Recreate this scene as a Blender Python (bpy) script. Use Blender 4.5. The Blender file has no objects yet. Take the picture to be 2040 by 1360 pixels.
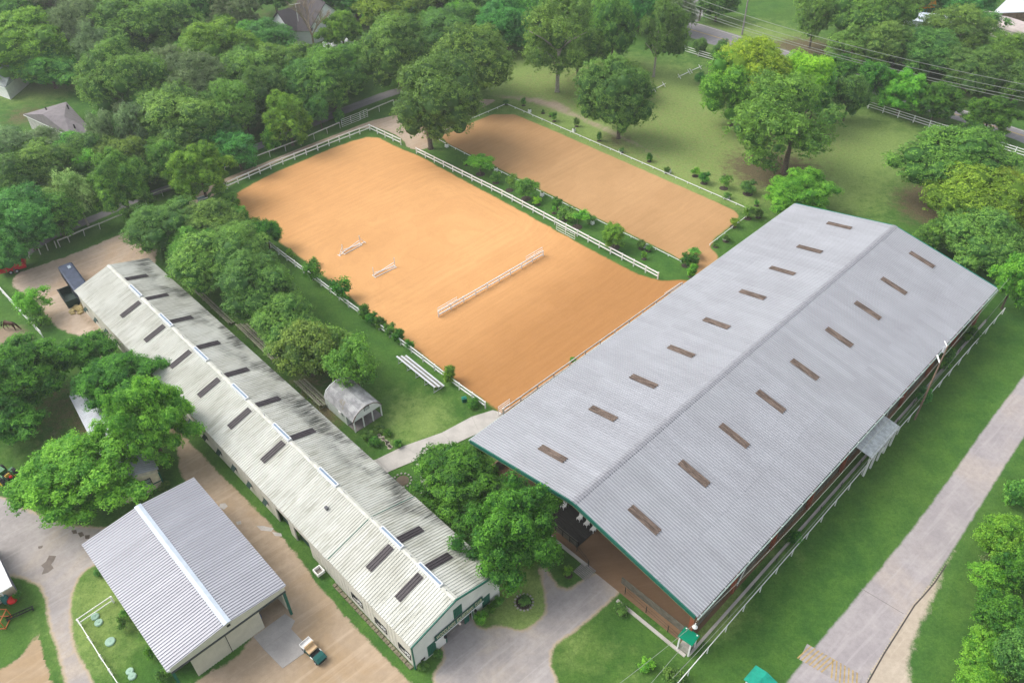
import bpy, math, random
import numpy as np
from mathutils import Vector, Matrix
from mathutils.geometry import tessellate_polygon
random.seed(7)
rng = np.random.default_rng(7)
C = bpy.context.scene.collection
PI = math.pi

# ------------------------------------------------------------------ camera
FPX, PT, RO, H = 1631.83, math.radians(41.422), math.radians(-.955), 76.17
cp, sp = math.cos(PT), math.sin(PT)
VF = np.array([0, cp, -sp]); _R = np.array([1., 0, 0]); _U = np.array([0, sp, cp])
VR = math.cos(RO) * _R + math.sin(RO) * _U
VU = -math.sin(RO) * _R + math.cos(RO) * _U
cam = bpy.data.cameras.new('camera'); camo = bpy.data.objects.new('camera', cam); C.objects.link(camo)
cam.sensor_width = 36; cam.lens = FPX / 2040 * 36; cam.clip_start = 1; cam.clip_end = 5000
M = Matrix.Identity(4)
for i in range(3):
    M[i][0] = VR[i]; M[i][1] = VU[i]; M[i][2] = -VF[i]
M[2][3] = H
camo.matrix_world = M
bpy.context.scene.camera = camo
# ------------------------------------------------------------------ light
SUN_EL, SUN_AZ = math.radians(47), math.radians(-75)     # azimuth from +Y towards +X
wd = bpy.data.worlds.new('World'); bpy.context.scene.world = wd; wd.use_nodes = True
nt = wd.node_tree; bg = nt.nodes['Background']
sky = nt.nodes.new('ShaderNodeTexSky'); sky.sky_type = 'NISHITA'; sky.sun_disc = False
sky.sun_elevation = SUN_EL; sky.sun_rotation = SUN_AZ; sky.dust_density = 3.0; sky.air_density = 1.0
hsv = nt.nodes.new('ShaderNodeHueSaturation'); hsv.inputs['Saturation'].default_value = .32   # thin overcast: a greyer sky
nt.links.new(sky.outputs[0], hsv.inputs['Color']); nt.links.new(hsv.outputs[0], bg.inputs[0]); bg.inputs[1].default_value = 0.15
sl = bpy.data.lights.new('sun', 'SUN'); sl.energy = 1.05; sl.angle = math.radians(35); sl.color = (1, .95, .87)
so = bpy.data.objects.new('sun', sl); C.objects.link(so)
sd = Vector((math.sin(SUN_AZ) * math.cos(SUN_EL), math.cos(SUN_AZ) * math.cos(SUN_EL), math.sin(SUN_EL)))
so.rotation_euler = sd.to_track_quat('Z', 'Y').to_euler(); so.location = (0, 80, 120)
vs = bpy.context.scene.view_settings
vs.view_transform = 'Standard'; vs.look = 'None'; vs.gamma = 1; vs.use_curve_mapping = False; vs.exposure = 0.92
bpy.context.scene.display_settings.display_device = 'sRGB'

# ------------------------------------------------------------------ survey helpers
def G(x, y, z=0.0):
    d = VF * FPX + VR * (x - 1020) - VU * (y - 680)
    t = (z - H) / d[2]
    return Vector((d[0] * t, d[1] * t, z))
def proj(p):
    p = np.array(p, float) - [0, 0, H]; d = p @ VF
    return 1020 + FPX * (p @ VR) / d, 680 - FPX * (p @ VU) / d, d

# ------------------------------------------------------------------ materials
MATS = {}
class NT:
    def __init__(s, name):
        s.m = bpy.data.materials.new(name); s.m.use_nodes = True
        s.t = s.m.node_tree; s.b = s.t.nodes['Principled BSDF']; s.out = s.t.nodes['Material Output']
    def n(s, typ, **k):
        nd = s.t.nodes.new(typ)
        for a, v in k.items(): setattr(nd, a, v)
        return nd
    def L(s, a, b): s.t.links.new(a, b)
    def val(s, sock, v):
        if hasattr(v, 'is_output') or hasattr(v, 'links'): s.L(v, sock)
        else: sock.default_value = v
    def noise(s, vec, scale, detail=3, rough=.55, dist=0):
        nd = s.n('ShaderNodeTexNoise'); nd.inputs['Scale'].default_value = scale
        nd.inputs['Detail'].default_value = detail; nd.inputs['Roughness'].default_value = rough
        nd.inputs['Distortion'].default_value = dist
        if vec is not None: s.L(vec, nd.inputs['Vector'])
        return nd.outputs['Fac']
    def ramp(s, fac, a, b, lo=0., hi=1.):
        nd = s.n('ShaderNodeMapRange'); nd.interpolation_type = 'SMOOTHSTEP'
        s.val(nd.inputs[0], fac); nd.inputs[1].default_value = a; nd.inputs[2].default_value = b
        nd.inputs[3].default_value = lo; nd.inputs[4].default_value = hi
        return nd.outputs[0]
    def mix(s, fac, a, b, mode='MIX'):
        nd = s.n('ShaderNodeMix', data_type='RGBA', blend_type=mode)
        s.val(nd.inputs[0], fac)
        for i, v in ((6, a), (7, b)):
            if isinstance(v, (tuple, list)): nd.inputs[i].default_value = (*v[:3], 1)
            else: s.L(v, nd.inputs[i])
        return nd.outputs[2]
    def math(s, op, a, b=0., c=None):
        nd = s.n('ShaderNodeMath', operation=op); s.val(nd.inputs[0], a); s.val(nd.inputs[1], b)
        if c is not None: s.val(nd.inputs[2], c)
        return nd.outputs[0]
    def attr(s, name):
        nd = s.n('ShaderNodeAttribute'); nd.attribute_name = name; return nd.outputs['Fac']
    def pos(s, rot=0., scale=(1, 1, 1)):
        g = s.n('ShaderNodeNewGeometry')
        mp = s.n('ShaderNodeMapping'); s.L(g.outputs['Position'], mp.inputs[0])
        mp.inputs['Rotation'].default_value = (0, 0, rot)
        m2 = s.n('ShaderNodeMapping'); s.L(mp.outputs[0], m2.inputs[0]); m2.inputs['Scale'].default_value = scale
        return m2.outputs[0]
    def bump(s, h, strength=.3, dist=.05):
        nd = s.n('ShaderNodeBump'); nd.inputs['Strength'].default_value = strength
        nd.inputs['Distance'].default_value = dist; s.L(h, nd.inputs['Height']); s.L(nd.outputs[0], s.b.inputs['Normal'])
    def fin(s, col, rough=.8, metal=0., spec=.3):
        if isinstance(col, (tuple, list)): s.b.inputs['Base Color'].default_value = (*col[:3], 1)
        else: s.L(col, s.b.inputs['Base Color'])
        s.val(s.b.inputs['Roughness'], rough); s.b.inputs['Metallic'].default_value = metal
        s.b.inputs['Specular IOR Level'].default_value = spec
        return s.m
def mul(c, k): return tuple(min(1, x * k) for x in c)
def mat(name, col, rough=.7, metal=0., var=.18, scale=1.5, grain=.1, spec=.3):
    if name in MATS: return MATS[name]
    s = NT(name); p = s.pos()
    a = s.ramp(s.noise(p, scale, 4), .3, .7)
    c = s.mix(a, mul(col, 1 - var), mul(col, 1 + var * .6))
    f = s.noise(p, scale * 14, 2)
    c = s.mix(s.ramp(f, .35, .65, 0, grain), c, mul(col, .5))
    MATS[name] = s.fin(c, rough, metal, spec); return MATS[name]

def grass_color(s):
    p = s.pos()
    big = s.ramp(s.noise(p, .035, 4, .6), .35, .68)
    mid = s.ramp(s.noise(p, .35, 4, .65), .3, .72)
    fine = s.ramp(s.noise(p, 2.2, 6, .85), .34, .68)
    vf = s.ramp(s.noise(p, 6, 3, .8), .32, .68)
    c = s.mix(mid, (.042, .118, .024), (.075, .170, .032))
    c = s.mix(s.math('MULTIPLY', big, .5), c, (.085, .150, .030))
    dry = s.attr('dry'); soil = s.attr('soil')
    dn = s.ramp(s.math('ADD', dry, s.math('MULTIPLY', s.math('SUBTRACT', s.noise(p, .5, 5, .7), .5), 1.3)), .15, .95)
    c = s.mix(dn, c, (.20, .285, .085))
    dn2 = s.ramp(s.math('ADD', dry, s.math('MULTIPLY', s.math('SUBTRACT', s.noise(p, 1.3, 5, .75), .5), 2.2)), 1.05, 2.1)
    c = s.mix(dn2, c, (.26, .225, .11))
    sn = s.ramp(s.math('ADD', soil, s.math('MULTIPLY', s.math('SUBTRACT', s.noise(p, .7, 5, .7), .5), 1.2)), .3, .85)
    c = s.mix(sn, c, s.mix(vf, (.095, .082, .045), (.165, .135, .080)))
    c = s.mix(s.math('MULTIPLY', fine, .62), c, s.mix(1, c, (.42, .5, .38), 'MULTIPLY'))
    c = s.mix(s.math('MULTIPLY', vf, .5), c, s.mix(1, c, (1.8, 1.65, 1.5), 'MULTIPLY'))
    weed = s.ramp(s.noise(p, 1.1, 2, .9, 1.5), .62, .70)
    c = s.mix(s.math('MULTIPLY', weed, .45), c, (.030, .105, .018))
    straw = s.ramp(s.noise(p, 4.3, 3, .9), .66, .74)
    c = s.mix(s.math('MULTIPLY', straw, .35), c, (.22, .23, .09))
    return c, fine

def sheet_mat(name, fn, soft=.8, amp=1.2, fringe=None, nscale=.55, under=None):
    s = NT(name); g, fine = grass_color(s); p = s.pos()
    col, rough = fn(s, p)
    e = s.attr('edge')
    nz = s.math('SUBTRACT', s.noise(p, nscale, 6, .7), .5)
    nz2 = s.math('SUBTRACT', s.noise(p, nscale * 5, 4, .8), .5)
    ee = s.math('ADD', s.math('ADD', e, s.math('MULTIPLY', nz, amp)), s.math('MULTIPLY', nz2, amp * .5))
    ee = s.math('SUBTRACT', ee, amp * .45)
    if under: g = under(s, p)[0]
    g0 = g
    if fringe: g = s.mix(s.ramp(ee, -soft * .6, soft * .4), g, fringe)
    c = s.mix(s.ramp(ee, 0., soft), g, col)
    c = s.mix(s.ramp(e, .02, .35), g0, c)
    gr = s.noise(p, 7, 5, .8); s.bump(gr, .35, .08)
    return s.fin(c, rough, 0, .15)

ARENA_TH = .772
def harrow(s, scale, wob, cx, cy, ax, ay):
    """fine drag lines that follow the rails in rounded rectangles"""
    g = s.n('ShaderNodeNewGeometry')
    mp = s.n('ShaderNodeMapping'); mp.vector_type = 'TEXTURE'; s.L(g.outputs['Position'], mp.inputs[0])
    mp.inputs['Location'].default_value = (cx, cy, 0); mp.inputs['Rotation'].default_value = (0, 0, ARENA_TH)
    sx = s.n('ShaderNodeSeparateXYZ'); s.L(mp.outputs[0], sx.inputs[0])
    qx = s.math('MAXIMUM', s.math('SUBTRACT', s.math('ABSOLUTE', sx.outputs[0]), ax), 0.)
    qy = s.math('MAXIMUM', s.math('SUBTRACT', s.math('ABSOLUTE', sx.outputs[1]), ay), 0.)
    d = s.math('SQRT', s.math('ADD', s.math('MULTIPLY', qx, qx), s.math('MULTIPLY', qy, qy)))
    cb = s.n('ShaderNodeCombineXYZ'); s.L(s.math('MULTIPLY', d, scale), cb.inputs[0])
    p = s.pos(0, (.02, .02, .02))
    n1 = s.noise(p, wob, 3)
    s.L(s.math('MULTIPLY', n1, 6.), cb.inputs[1])
    return s.noise(cb.outputs[0], 1., 5, .8), d

def sand_fn(cl, cd, cx, cy, ax, ay, damp):
    def fn(s, p):
        h, d = harrow(s, 1.5, 3, cx, cy, ax, ay)
        h2, _ = harrow(s, .45, 5, cx + 6, cy - 4, ax * .5, ay * .4)
        st = s.ramp(h, .38, .62); st2 = s.ramp(h2, .36, .64)
        big = s.ramp(s.noise(p, .05, 4, .6), .3, .7)
        if damp:
            # wetter, darker footing beyond a diagonal across the arena
            g = s.n('ShaderNodeNewGeometry'); vm = s.n('ShaderNodeVectorMath', operation='DOT_PRODUCT')
            s.L(g.outputs['Position'], vm.inputs[0]); vm.inputs[1].default_value = (damp[0], damp[1], 0)
            w = s.math('ADD', vm.outputs['Value'], s.math('MULTIPLY', s.noise(p, .12, 4), 9.))
            big = s.math('MAXIMUM', s.ramp(w, damp[2], damp[3]), s.math('MULTIPLY', big, .35))
        c = s.mix(big, cl, cd)
        c = s.mix(s.math('MULTIPLY', st, .36), c, s.mix(1, c, (.80, .76, .70), 'MULTIPLY'))
        c = s.mix(s.math('MULTIPLY', st2, .34), c, s.mix(1, c, (1.16, 1.17, 1.20), 'MULTIPLY'))
        hp = s.ramp(s.noise(p, 1.7, 3, .9, .8), .60, .72)
        tr_ = s.ramp(s.noise(p, .16, 4, .7, 1.2), .48, .66)
        c = s.mix(s.math('MULTIPLY', s.math('MULTIPLY', hp, tr_), .30), c, s.mix(1, c, (.70, .66, .6), 'MULTIPLY'))
        rail = s.ramp(d, 4.5, 7.5)
        c = s.mix(s.math('MULTIPLY', rail, .30), c, s.mix(1, c, (.86, .82, .78), 'MULTIPLY'))
        f = s.ramp(s.noise(p, 3.5, 6, .8), .3, .72)
        c = s.mix(s.math('MULTIPLY', f, .35), c, s.mix(1, c, (.78, .75, .70), 'MULTIPLY'))
        return c, .95
    return fn
def dirt_fn(ca, cb, cc=None):
    def fn(s, p):
        a = s.ramp(s.noise(p, .22, 5, .65), .32, .7)
        b = s.ramp(s.noise(p, 1.6, 6, .75), .3, .72)
        c = s.mix(a, ca, cb)
        if cc: c = s.mix(s.ramp(s.noise(p, .09, 4, .6, .6), .45, .68), c, cc)
        c = s.mix(s.math('MULTIPLY', b, .38), c, mul(ca, .62))
        rut = s.ramp(s.noise(s.pos(-.72, (.10, 1.6, 1)), 1., 3, .6, .4), .50, .68)
        c = s.mix(s.math('MULTIPLY', rut, .30), c, mul(cb, 1.18))
        dk = s.ramp(s.noise(p, .55, 5, .8, 1.), .60, .74)
        c = s.mix(s.math('MULTIPLY', dk, .35), c, mul(ca, .60))
        sp_ = s.ramp(s.noise(p, 14, 2, .8), .60, .75)
        c = s.mix(s.math('MULTIPLY', sp_, .25), c, mul(cb, 1.35))
        return c, .95
    return fn

# ------------------------------------------------------------------ mesh helpers
class MB:
    def __init__(s): s.v = []; s.f = []
    def add(s, vs, fs):
        o = len(s.v); s.v += [tuple(v) for v in vs]; s.f += [tuple(i + o for i in f) for f in fs]; return s
    def box(s, x0, x1, y0, y1, z0, z1):
        return s.add([(x0, y0, z0), (x1, y0, z0), (x1, y1, z0), (x0, y1, z0), (x0, y0, z1), (x1, y0, z1), (x1, y1, z1), (x0, y1, z1)],
                     [(0, 3, 2, 1), (4, 5, 6, 7), (0, 1, 5, 4), (1, 2, 6, 5), (2, 3, 7, 6), (3, 0, 4, 7)])
    def bar(s, p, q, w, h):
        p = Vector(p); q = Vector(q); d = (q - p).normalized()
        up = Vector((0, 0, 1)) if abs(d.z) < .95 else Vector((1, 0, 0))
        a = d.cross(up).normalized() * w / 2; b = a.cross(d).normalized() * h / 2
        vs = [c + i * a + j * b for c in (p, q) for i, j in ((-1, -1), (1, -1), (1, 1), (-1, 1))]
        return s.add(vs, [(0, 1, 2, 3), (7, 6, 5, 4), (0, 4, 5, 1), (1, 5, 6, 2), (2, 6, 7, 3), (3, 7, 4, 0)])
    def tube(s, pts, rs, n=8, cap=True):
        pts = [Vector(p) for p in pts]
        if not hasattr(rs, '__len__'): rs = [rs] * len(pts)
        rs = [float(q) for q in rs]
        vs = []; fs = []
        for i, p in enumerate(pts):
            d = (pts[min(i + 1, len(pts) - 1)] - pts[max(i - 1, 0)]).normalized()
            up = Vector((0, 0, 1)) if abs(d.z) < .9 else Vector((1, 0, 0))
            a = d.cross(up).normalized(); b = a.cross(d)
            for k in range(n):
                t = 2 * PI * k / n; vs.append(p + rs[i] * (math.cos(t) * a + math.sin(t) * b))
        for i in range(len(pts) - 1):
            for k in range(n):
                k2 = (k + 1) % n; fs.append((i * n + k, i * n + k2, (i + 1) * n + k2, (i + 1) * n + k))
        if cap: fs.append(tuple(range(n - 1, -1, -1))); fs.append(tuple((len(pts) - 1) * n + k for k in range(n)))
        return s.add(vs, fs)
    def prism(s, prof, a, b, axis='x'):
        """profile extruded from a to b; prof is (y,z) for axis x, (x,z) for y, (x,y) for z"""
        n = len(prof); f = {'x': lambda t, u, w: (t, u, w), 'y': lambda t, u, w: (u, t, w), 'z': lambda t, u, w: (u, w, t)}[axis]
        vs = [f(a, *p) for p in prof] + [f(b, *p) for p in prof]
        return s.add(vs, [tuple(range(n - 1, -1, -1)), tuple(range(n, 2 * n))] + [(i, (i + 1) % n, (i + 1) % n + n, i + n) for i in range(n)])
    def sphere(s, c, r, sx=1, sy=1, sz=1, n=12, m=8):
        vs = [(c[0], c[1], c[2] + r * sz)]; fs = []
        for i in range(1, m):
            t = PI * i / m
            for k in range(n):
                q = 2 * PI * k / n
                vs.append((c[0] + r * sx * math.sin(t) * math.cos(q), c[1] + r * sy * math.sin(t) * math.sin(q), c[2] + r * sz * math.cos(t)))
        vs.append((c[0], c[1], c[2] - r * sz)); e = len(vs) - 1
        for k in range(n):
            k2 = (k + 1) % n
            fs.append((0, 1 + k, 1 + k2)); fs.append((e, 1 + (m - 2) * n + k2, 1 + (m - 2) * n + k))
            for i in range(m - 2): fs.append((1 + i * n + k, 1 + (i + 1) * n + k, 1 + (i + 1) * n + k2, 1 + i * n + k2))
        return s.add(vs, fs)
    def mesh(s, name, m, smooth=False):
        me = bpy.data.meshes.new(name); me.from_pydata(s.v, [], s.f); me.materials.append(m)
        if smooth: me.polygons.foreach_set('use_smooth', [True] * len(me.polygons))
        me.update()
        return me
    def build(s, name, m, parent=None, smooth=False, org=None):
        if org is not None: s.v = [(x - org[0], y - org[1], z - org[2]) for x, y, z in s.v]
        o = bpy.data.objects.new(name, s.mesh(name, m, smooth)); C.objects.link(o)
        if parent is not None: o.parent = parent
        return o
def tag(o, label=None, cat=None, group=None, kind=None):
    if label: o['label'] = label
    if cat: o['category'] = cat
    if group: o['group'] = group
    if kind: o['kind'] = kind
    return o
def thing(name, label, cat, loc=(0, 0, 0), rz=0, group=None):
    o = bpy.data.objects.new(name, None); C.objects.link(o); o.location = loc; o.rotation_euler = (0, 0, rz)
    o.empty_display_size = .3
    return tag(o, label, cat, group)
def inst(name, me, parent=None, loc=(0, 0, 0), rot=None, scale=None, mtx=None):
    o = bpy.data.objects.new(name, me); C.objects.link(o)
    if parent is not None: o.parent = parent
    if mtx is not None: o.matrix_local = mtx
    else:
        o.location = loc
        if rot is not None: o.rotation_euler = rot
        if scale is not None: o.scale = scale
    return o
def copy_tree(o, parent=None):
    c = o.copy(); C.objects.link(c); c.parent = parent
    for ch in list(o.children): copy_tree(ch, c)
    return c

WHITE = mat('white_paint', (.82, .82, .80), .5, var=.06, grain=.05)
WOODW = mat('weathered_wood', (.25, .23, .19), .9)
GALV = mat('galvanised', (.48, .50, .53), .5, .3, var=.12)
ALU = mat('aluminium', (.62, .64, .66), .5, .2, var=.05)
DGREEN = mat('green_trim', (.012, .12, .085), .5, var=.1)
TEAL = mat('teal_paint', (.01, .20, .14), .45, var=.1)
BLACK = mat('black_rubber', (.02, .02, .022), .8)
DARK = mat('dark_opening', (.02, .022, .022), .9)
CONC = mat('concrete', (.48, .45, .41), .9, var=.12, scale=.7, grain=.15)
RUST = mat('red_oxide_steel', (.28, .085, .045), .7)
BARK = mat('bark', (.13, .10, .075), .95, var=.35, scale=4)
PALEBARK = mat('pale_bark', (.38, .35, .30), .95, var=.25, scale=4)
MULCH = mat('mulch', (.060, .046, .036), 1., var=.4, scale=6)

# ------------------------------------------------------------------ ground
# (photo px x, y, radius m, amount): drier turf and bare soil patches
DRY = [(1440, 330, 16, .9), (1370, 290, 14, .8), (1300, 230, 18, .7), (1600, 300, 16, .6), (1720, 290, 12, .55), (1700, 400, 9, .5), (1760, 250, 16, .35),
       (1000, 150, 14, .6), (1150, 160, 16, .9), (1330, 170, 16, .6), (1450, 60, 12, .6), (1560, 95, 14, .8), (860, 260, 10, .6), (1090, 190, 9, .9), (1290, 290, 9, .8),
       (200, 1180, 6, .7), (640, 830, 5, .4), (820, 820, 6, .45), (850, 850, 5, .5), (200, 1300, 5, .5), (1050, 1200, 4, .75), (1010, 1190, 4, .75),
       (860, 1215, 3, .4), (1500, 1130, 8, -.2), (1250, 1330, 4, .3), (1150, 1290, 3, .4), (1420, 1180, 5, .7), (1530, 1080, 5, .6), (1400, 1215, 3, .7),
       (60, 180, 10, .7), (110, 160, 8, .6), (30, 900, 6, .3), (1890, 650, 6, .35), (1990, 700, 6, -.1), (240, 900, 5, .2), (1000, 260, 5, .5), (1100, 260, 5, .3), (1200, 290, 5, .3)]
SOIL = [(1110, 170, 13, .75), (1180, 170, 12, .7), (1300, 140, 12, .8), (1240, 130, 12, .7), (1230, 280, 5, .6), (1860, 395, 7, .8), (1850, 430, 6, .5), (1560, 345, 10, .75), (1500, 330, 8, .4),
        (920, 190, 12, .8), (860, 250, 9, .8), (190, 130, 10, 1.), (340, 80, 25, .9), (500, 70, 25, .9), (440, 60, 25, .8), (200, 60, 20, .7), (50, 230, 5, .6), (600, 60, 12, .8),
        (620, 330, 3, .3), (520, 640, 8, .15), (450, 600, 8, .15), (600, 760, 6, .3), (640, 760, 4, .3), (560, 700, 6, .2), (650, 830, 3, .8), (700, 900, 3, .5),
        (1590, 95, 8, .7), (1750, 140, 14, .8), (1900, 170, 14, .9), (1980, 200, 12, .8), (1650, 120, 10, .6), (1800, 110, 20, .8), (30, 300, 30, .7), (150, 400, 15, .5), (300, 300, 25, .8),
        (1950, 400, 12, .6), (1620, 220, 8, .3), (1860, 240, 10, .4), (700, 30, 25, .8), (900, 100, 25, .9), (1040, 90, 15, .9), (1230, 20, 20, .9), (1340, 1320, 2, .2), (560, 200, 25, .8), (400, 250, 22, .8),
        (120, 800, 8, .5), (250, 850, 8, .5), (180, 950, 7, .4), (740, 20, 20, .8), (1460, 1155, 1.5, .3)]
def _spots(S):
    return np.array([[*G(x, y)[:2], r, a] for x, y, r, a in S])
DS, SS = _spots(DRY), _spots(SOIL)
def fields(P):
    P = np.asarray(P, float); out = []
    for S in (DS, SS):
        v = np.zeros(len(P))
        for x, y, r, a in S: v += (a * .22 if (S is SS and r >= 12 and y < 320 and not 1080 < x < 1320) else a * .42 if (S is DS and x > 1200 and y < 420) else a) * np.exp(-((P[:, 0] - x) ** 2 + (P[:, 1] - y) ** 2) / (r * r))
        out.append(np.clip(v, -.5, 1.3))
    return out
def set_attr(me, name, arr):
    a = me.attributes.new(name, 'FLOAT', 'POINT'); a.data.foreach_set('value', np.asarray(arr, np.float32))
def grid_mesh(name, xs, ys, z, m, keep=None, extra=None):
    X, Y = np.meshgrid(xs, ys); nx = len(xs); P = np.stack([X.ravel(), Y.ravel()], -1)
    i = np.arange((len(xs) - 1) * (len(ys) - 1)); r = i // (nx - 1); c = i % (nx - 1); a = r * nx + c
    F = np.stack([a, a + 1, a + nx + 1, a + nx], -1)
    if keep is not None:
        F = F[keep(P, F)]
        u, inv = np.unique(F, return_inverse=True); P = P[u]; F = inv.reshape(F.shape)
        if extra: extra = {k: v[u] for k, v in extra.items()}
    me = bpy.data.meshes.new(name)
    V = np.concatenate([P, np.full((len(P), 1), z)], 1)
    me.vertices.add(len(V)); me.vertices.foreach_set('co', V.ravel())
    me.loops.add(F.size); me.loops.foreach_set('vertex_index', F.ravel().astype(np.int32))
    me.polygons.add(len(F)); me.polygons.foreach_set('loop_start', np.arange(0, F.size, 4, dtype=np.int32))
    me.update(calc_edges=True)
    d, s = fields(P); set_attr(me, 'dry', d); set_attr(me, 'soil', s)
    for k, v in (extra or {}).items(): set_attr(me, k, v)
    me.materials.append(m)
    o = bpy.data.objects.new(name, me); C.objects.link(o); o['kind'] = 'structure'
    return o
def sdist(P, poly):
    """signed distance of points to polygon, positive inside"""
    P = np.asarray(P, float); V = np.asarray(poly, float); n = len(V)
    best = np.full(len(P), 1e9); inside = np.zeros(len(P), bool)
    for i in range(n):
        a, b = V[i], V[(i + 1) % n]; e = b - a
        w = P - a; t = np.clip((w @ e) / max(e @ e, 1e-9), 0, 1)
        best = np.minimum(best, np.hypot(*(w - t[:, None] * e).T))
        c = ((a[1] > P[:, 1]) != (b[1] > P[:, 1]))
        with np.errstate(divide='ignore', invalid='ignore'):
            xi = a[0] + (P[:, 1] - a[1]) / (b[1] - a[1] + 1e-12) * e[0]
        inside ^= c & (P[:, 0] < xi)
    return np.where(inside, best, -best)
def smooth_poly(pts, it=2):
    P = [np.array(p[:2], float) for p in pts]
    for _ in range(it):
        Q = []
        for i in range(len(P)):
            a, b = P[i], P[(i + 1) % len(P)]; Q += [a * .75 + b * .25, a * .25 + b * .75]
        P = Q
    return np.array(P)
POLY = {}
def sheet(name, px, z, m, res=.7, it=2, within=None, inner=2.0, edgepx=None):
    poly = smooth_poly([G(*p) for p in px], it); POLY[name] = poly
    x0, y0 = poly.min(0) - res; x1, y1 = poly.max(0) + res
    xs = np.arange(x0, x1 + res, res); ys = np.arange(y0, y1 + res, res)
    X, Y = np.meshgrid(xs, ys); P = np.stack([X.ravel(), Y.ravel()], -1); d = sdist(P, poly)
    if within: d = np.minimum(d, np.max([sdist(P, POLY[w_]) for w_ in ((within,) if isinstance(within, str) else within)], 0) - inner)
    e = d if edgepx is None else sdist(P, smooth_poly([G(*p) for p in edgepx], it))
    return grid_mesh(name, xs, ys, z, m, keep=lambda P_, F: d[F].max(1) > 0, extra={'edge': e})

s = NT('grass'); g_, f_ = grass_color(s)
p_ = s.pos(); s.bump(s.noise(p_, 5, 5, .8), .6, .15)
GRASS = s.fin(g_, .95, 0, .1)
xs = np.concatenate([[-1500, -800, -400], np.arange(-200, 202, 2.), [400, 800, 1500]])
ys = np.concatenate([[-1000, -400, -150, -60], np.arange(-10, 342, 2.), [500, 900, 1800]])
grid_mesh('ground', xs, ys, 0., GRASS)

SANDL, SANDD = (.66, .360, .150), (.43, .215, .078)
u_a = Vector((math.cos(ARENA_TH), math.sin(ARENA_TH)))
f_dirt = dirt_fn((.43, .335, .255), (.53, .425, .335), (.47, .34, .225))
f_yard = dirt_fn((.40, .305, .210), (.48, .375, .275), (.38, .27, .16))
f_grey = dirt_fn((.31, .285, .275), (.41, .375, .36), (.47, .40, .33))
DIRT = sheet_mat('dirt_track', f_dirt, soft=.4, amp=1.3)
PALE = sheet_mat('pale_gravel', dirt_fn((.32, .275, .245), (.41, .355, .32), (.38, .31, .25)), soft=1.2, amp=1.6, under=f_yard)
GREY = sheet_mat('grey_gravel', f_grey, soft=.4, amp=1.0, fringe=(.44, .35, .25))
ASPH = sheet_mat('grey_asphalt', dirt_fn((.23, .22, .235), (.29, .275, .28), (.27, .25, .245)), soft=.5, amp=.5)
GRAVEL2 = sheet_mat('worn_chip_road', dirt_fn((.33, .30, .305), (.41, .375, .37), (.43, .375, .34)), soft=.35, amp=.5)
SHOULDER = sheet_mat('pale_shoulder', dirt_fn((.43, .36, .28), (.50, .43, .34)), soft=.8, amp=1.6, nscale=1.0)
YARD = sheet_mat('tan_yard', f_yard, soft=.35, amp=1.2)
TYRE = sheet_mat('tyre_worn_tan', f_yard, soft=1.6, amp=1.6, under=f_grey)
SOILM = sheet_mat('bare_soil', dirt_fn((.24, .185, .125), (.31, .24, .17)), soft=1.6, amp=2.2)
TRACK = sheet_mat('sandy_track', dirt_fn((.36, .28, .20), (.46, .37, .275)), soft=1.8, amp=3.2)
MUD = sheet_mat('dark_straw_mud', dirt_fn((.20, .15, .09), (.30, .22, .12), (.12, .10, .075)), soft=1.8, amp=2.0, under=f_dirt)

cM = (G(700, 500) + G(900, 450)) / 2
SANDM = sheet_mat('arena_sand', sand_fn(SANDL, SANDD, cM.x, cM.y, 15, 8, (.72, -.69, -72, -52)), soft=.5, amp=.8)
cD = G(1180, 365)
SANDR = sheet_mat('dressage_sand', sand_fn((.50, .300, .145), (.43, .255, .118), cD.x, cD.y, 24, 4, None), soft=.5, amp=.6)
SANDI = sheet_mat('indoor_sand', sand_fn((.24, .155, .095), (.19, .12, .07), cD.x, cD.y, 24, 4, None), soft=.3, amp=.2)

sheet('perimeter_dirt_track', [(430, 372), (560, 316), (680, 262), (775, 228), (860, 205), (940, 195), (1010, 195), (950, 225), (880, 262), (850, 282), (860, 300), (832, 308), (800, 300), (812, 283), (795, 265), (745, 246), (700, 262), (560, 328), (440, 382), (400, 420), (330, 470), (290, 530), (230, 540), (150, 520), (270, 455), (340, 415)], .010, DIRT)
TRK2 = sheet_mat('dirt_track_narrow', f_dirt, soft=.3, amp=.5)
sheet('perimeter_track', [(405, 400), (428, 378), (500, 348), (560, 322), (656, 282), (735, 252), (770, 262), (802, 280), (806, 296), (836, 302), (868, 292), (850, 270), (850, 240), (800, 226), (770, 232), (735, 240), (680, 262), (600, 292), (507, 330), (450, 352), (410, 372), (380, 392)], .012, TRK2, res=.5, it=1)
sheet('sandy_track', [(930, 185), (1040, 182), (1130, 195), (1160, 220), (1230, 250), (1290, 285), (1370, 330), (1440, 365), (1435, 378), (1350, 345), (1270, 305), (1190, 268), (1110, 232), (1040, 208), (960, 200)], .006, TRACK)
sheet('dirt_yard', [(300, 440), (230, 465), (150, 500), (60, 530), (20, 545), (10, 575), (60, 600), (85, 640), (110, 665), (200, 690), (280, 640), (300, 560), (330, 500)], .014, DIRT)
sheet('stable_drive', [(170, 660), (250, 730), (330, 810), (385, 872), (462, 950), (556, 1042), (612, 1112), (668, 1185), (738, 1258), (815, 1335), (860, 1380), (880, 1460), (400, 1460), (350, 1380), (400, 1330), (470, 1300), (500, 1240), (420, 1010), (360, 970), (345, 940), (340, 890), (300, 820), (200, 740), (150, 700)], .010, YARD)
sheet('straw_and_mud_patch', [(122, 560), (112, 600), (140, 640), (200, 700), (260, 760), (330, 830), (300, 740), (230, 660), (190, 610), (160, 575)], .018, MUD, within=('dirt_yard', 'stable_drive'), inner=.4)
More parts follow.
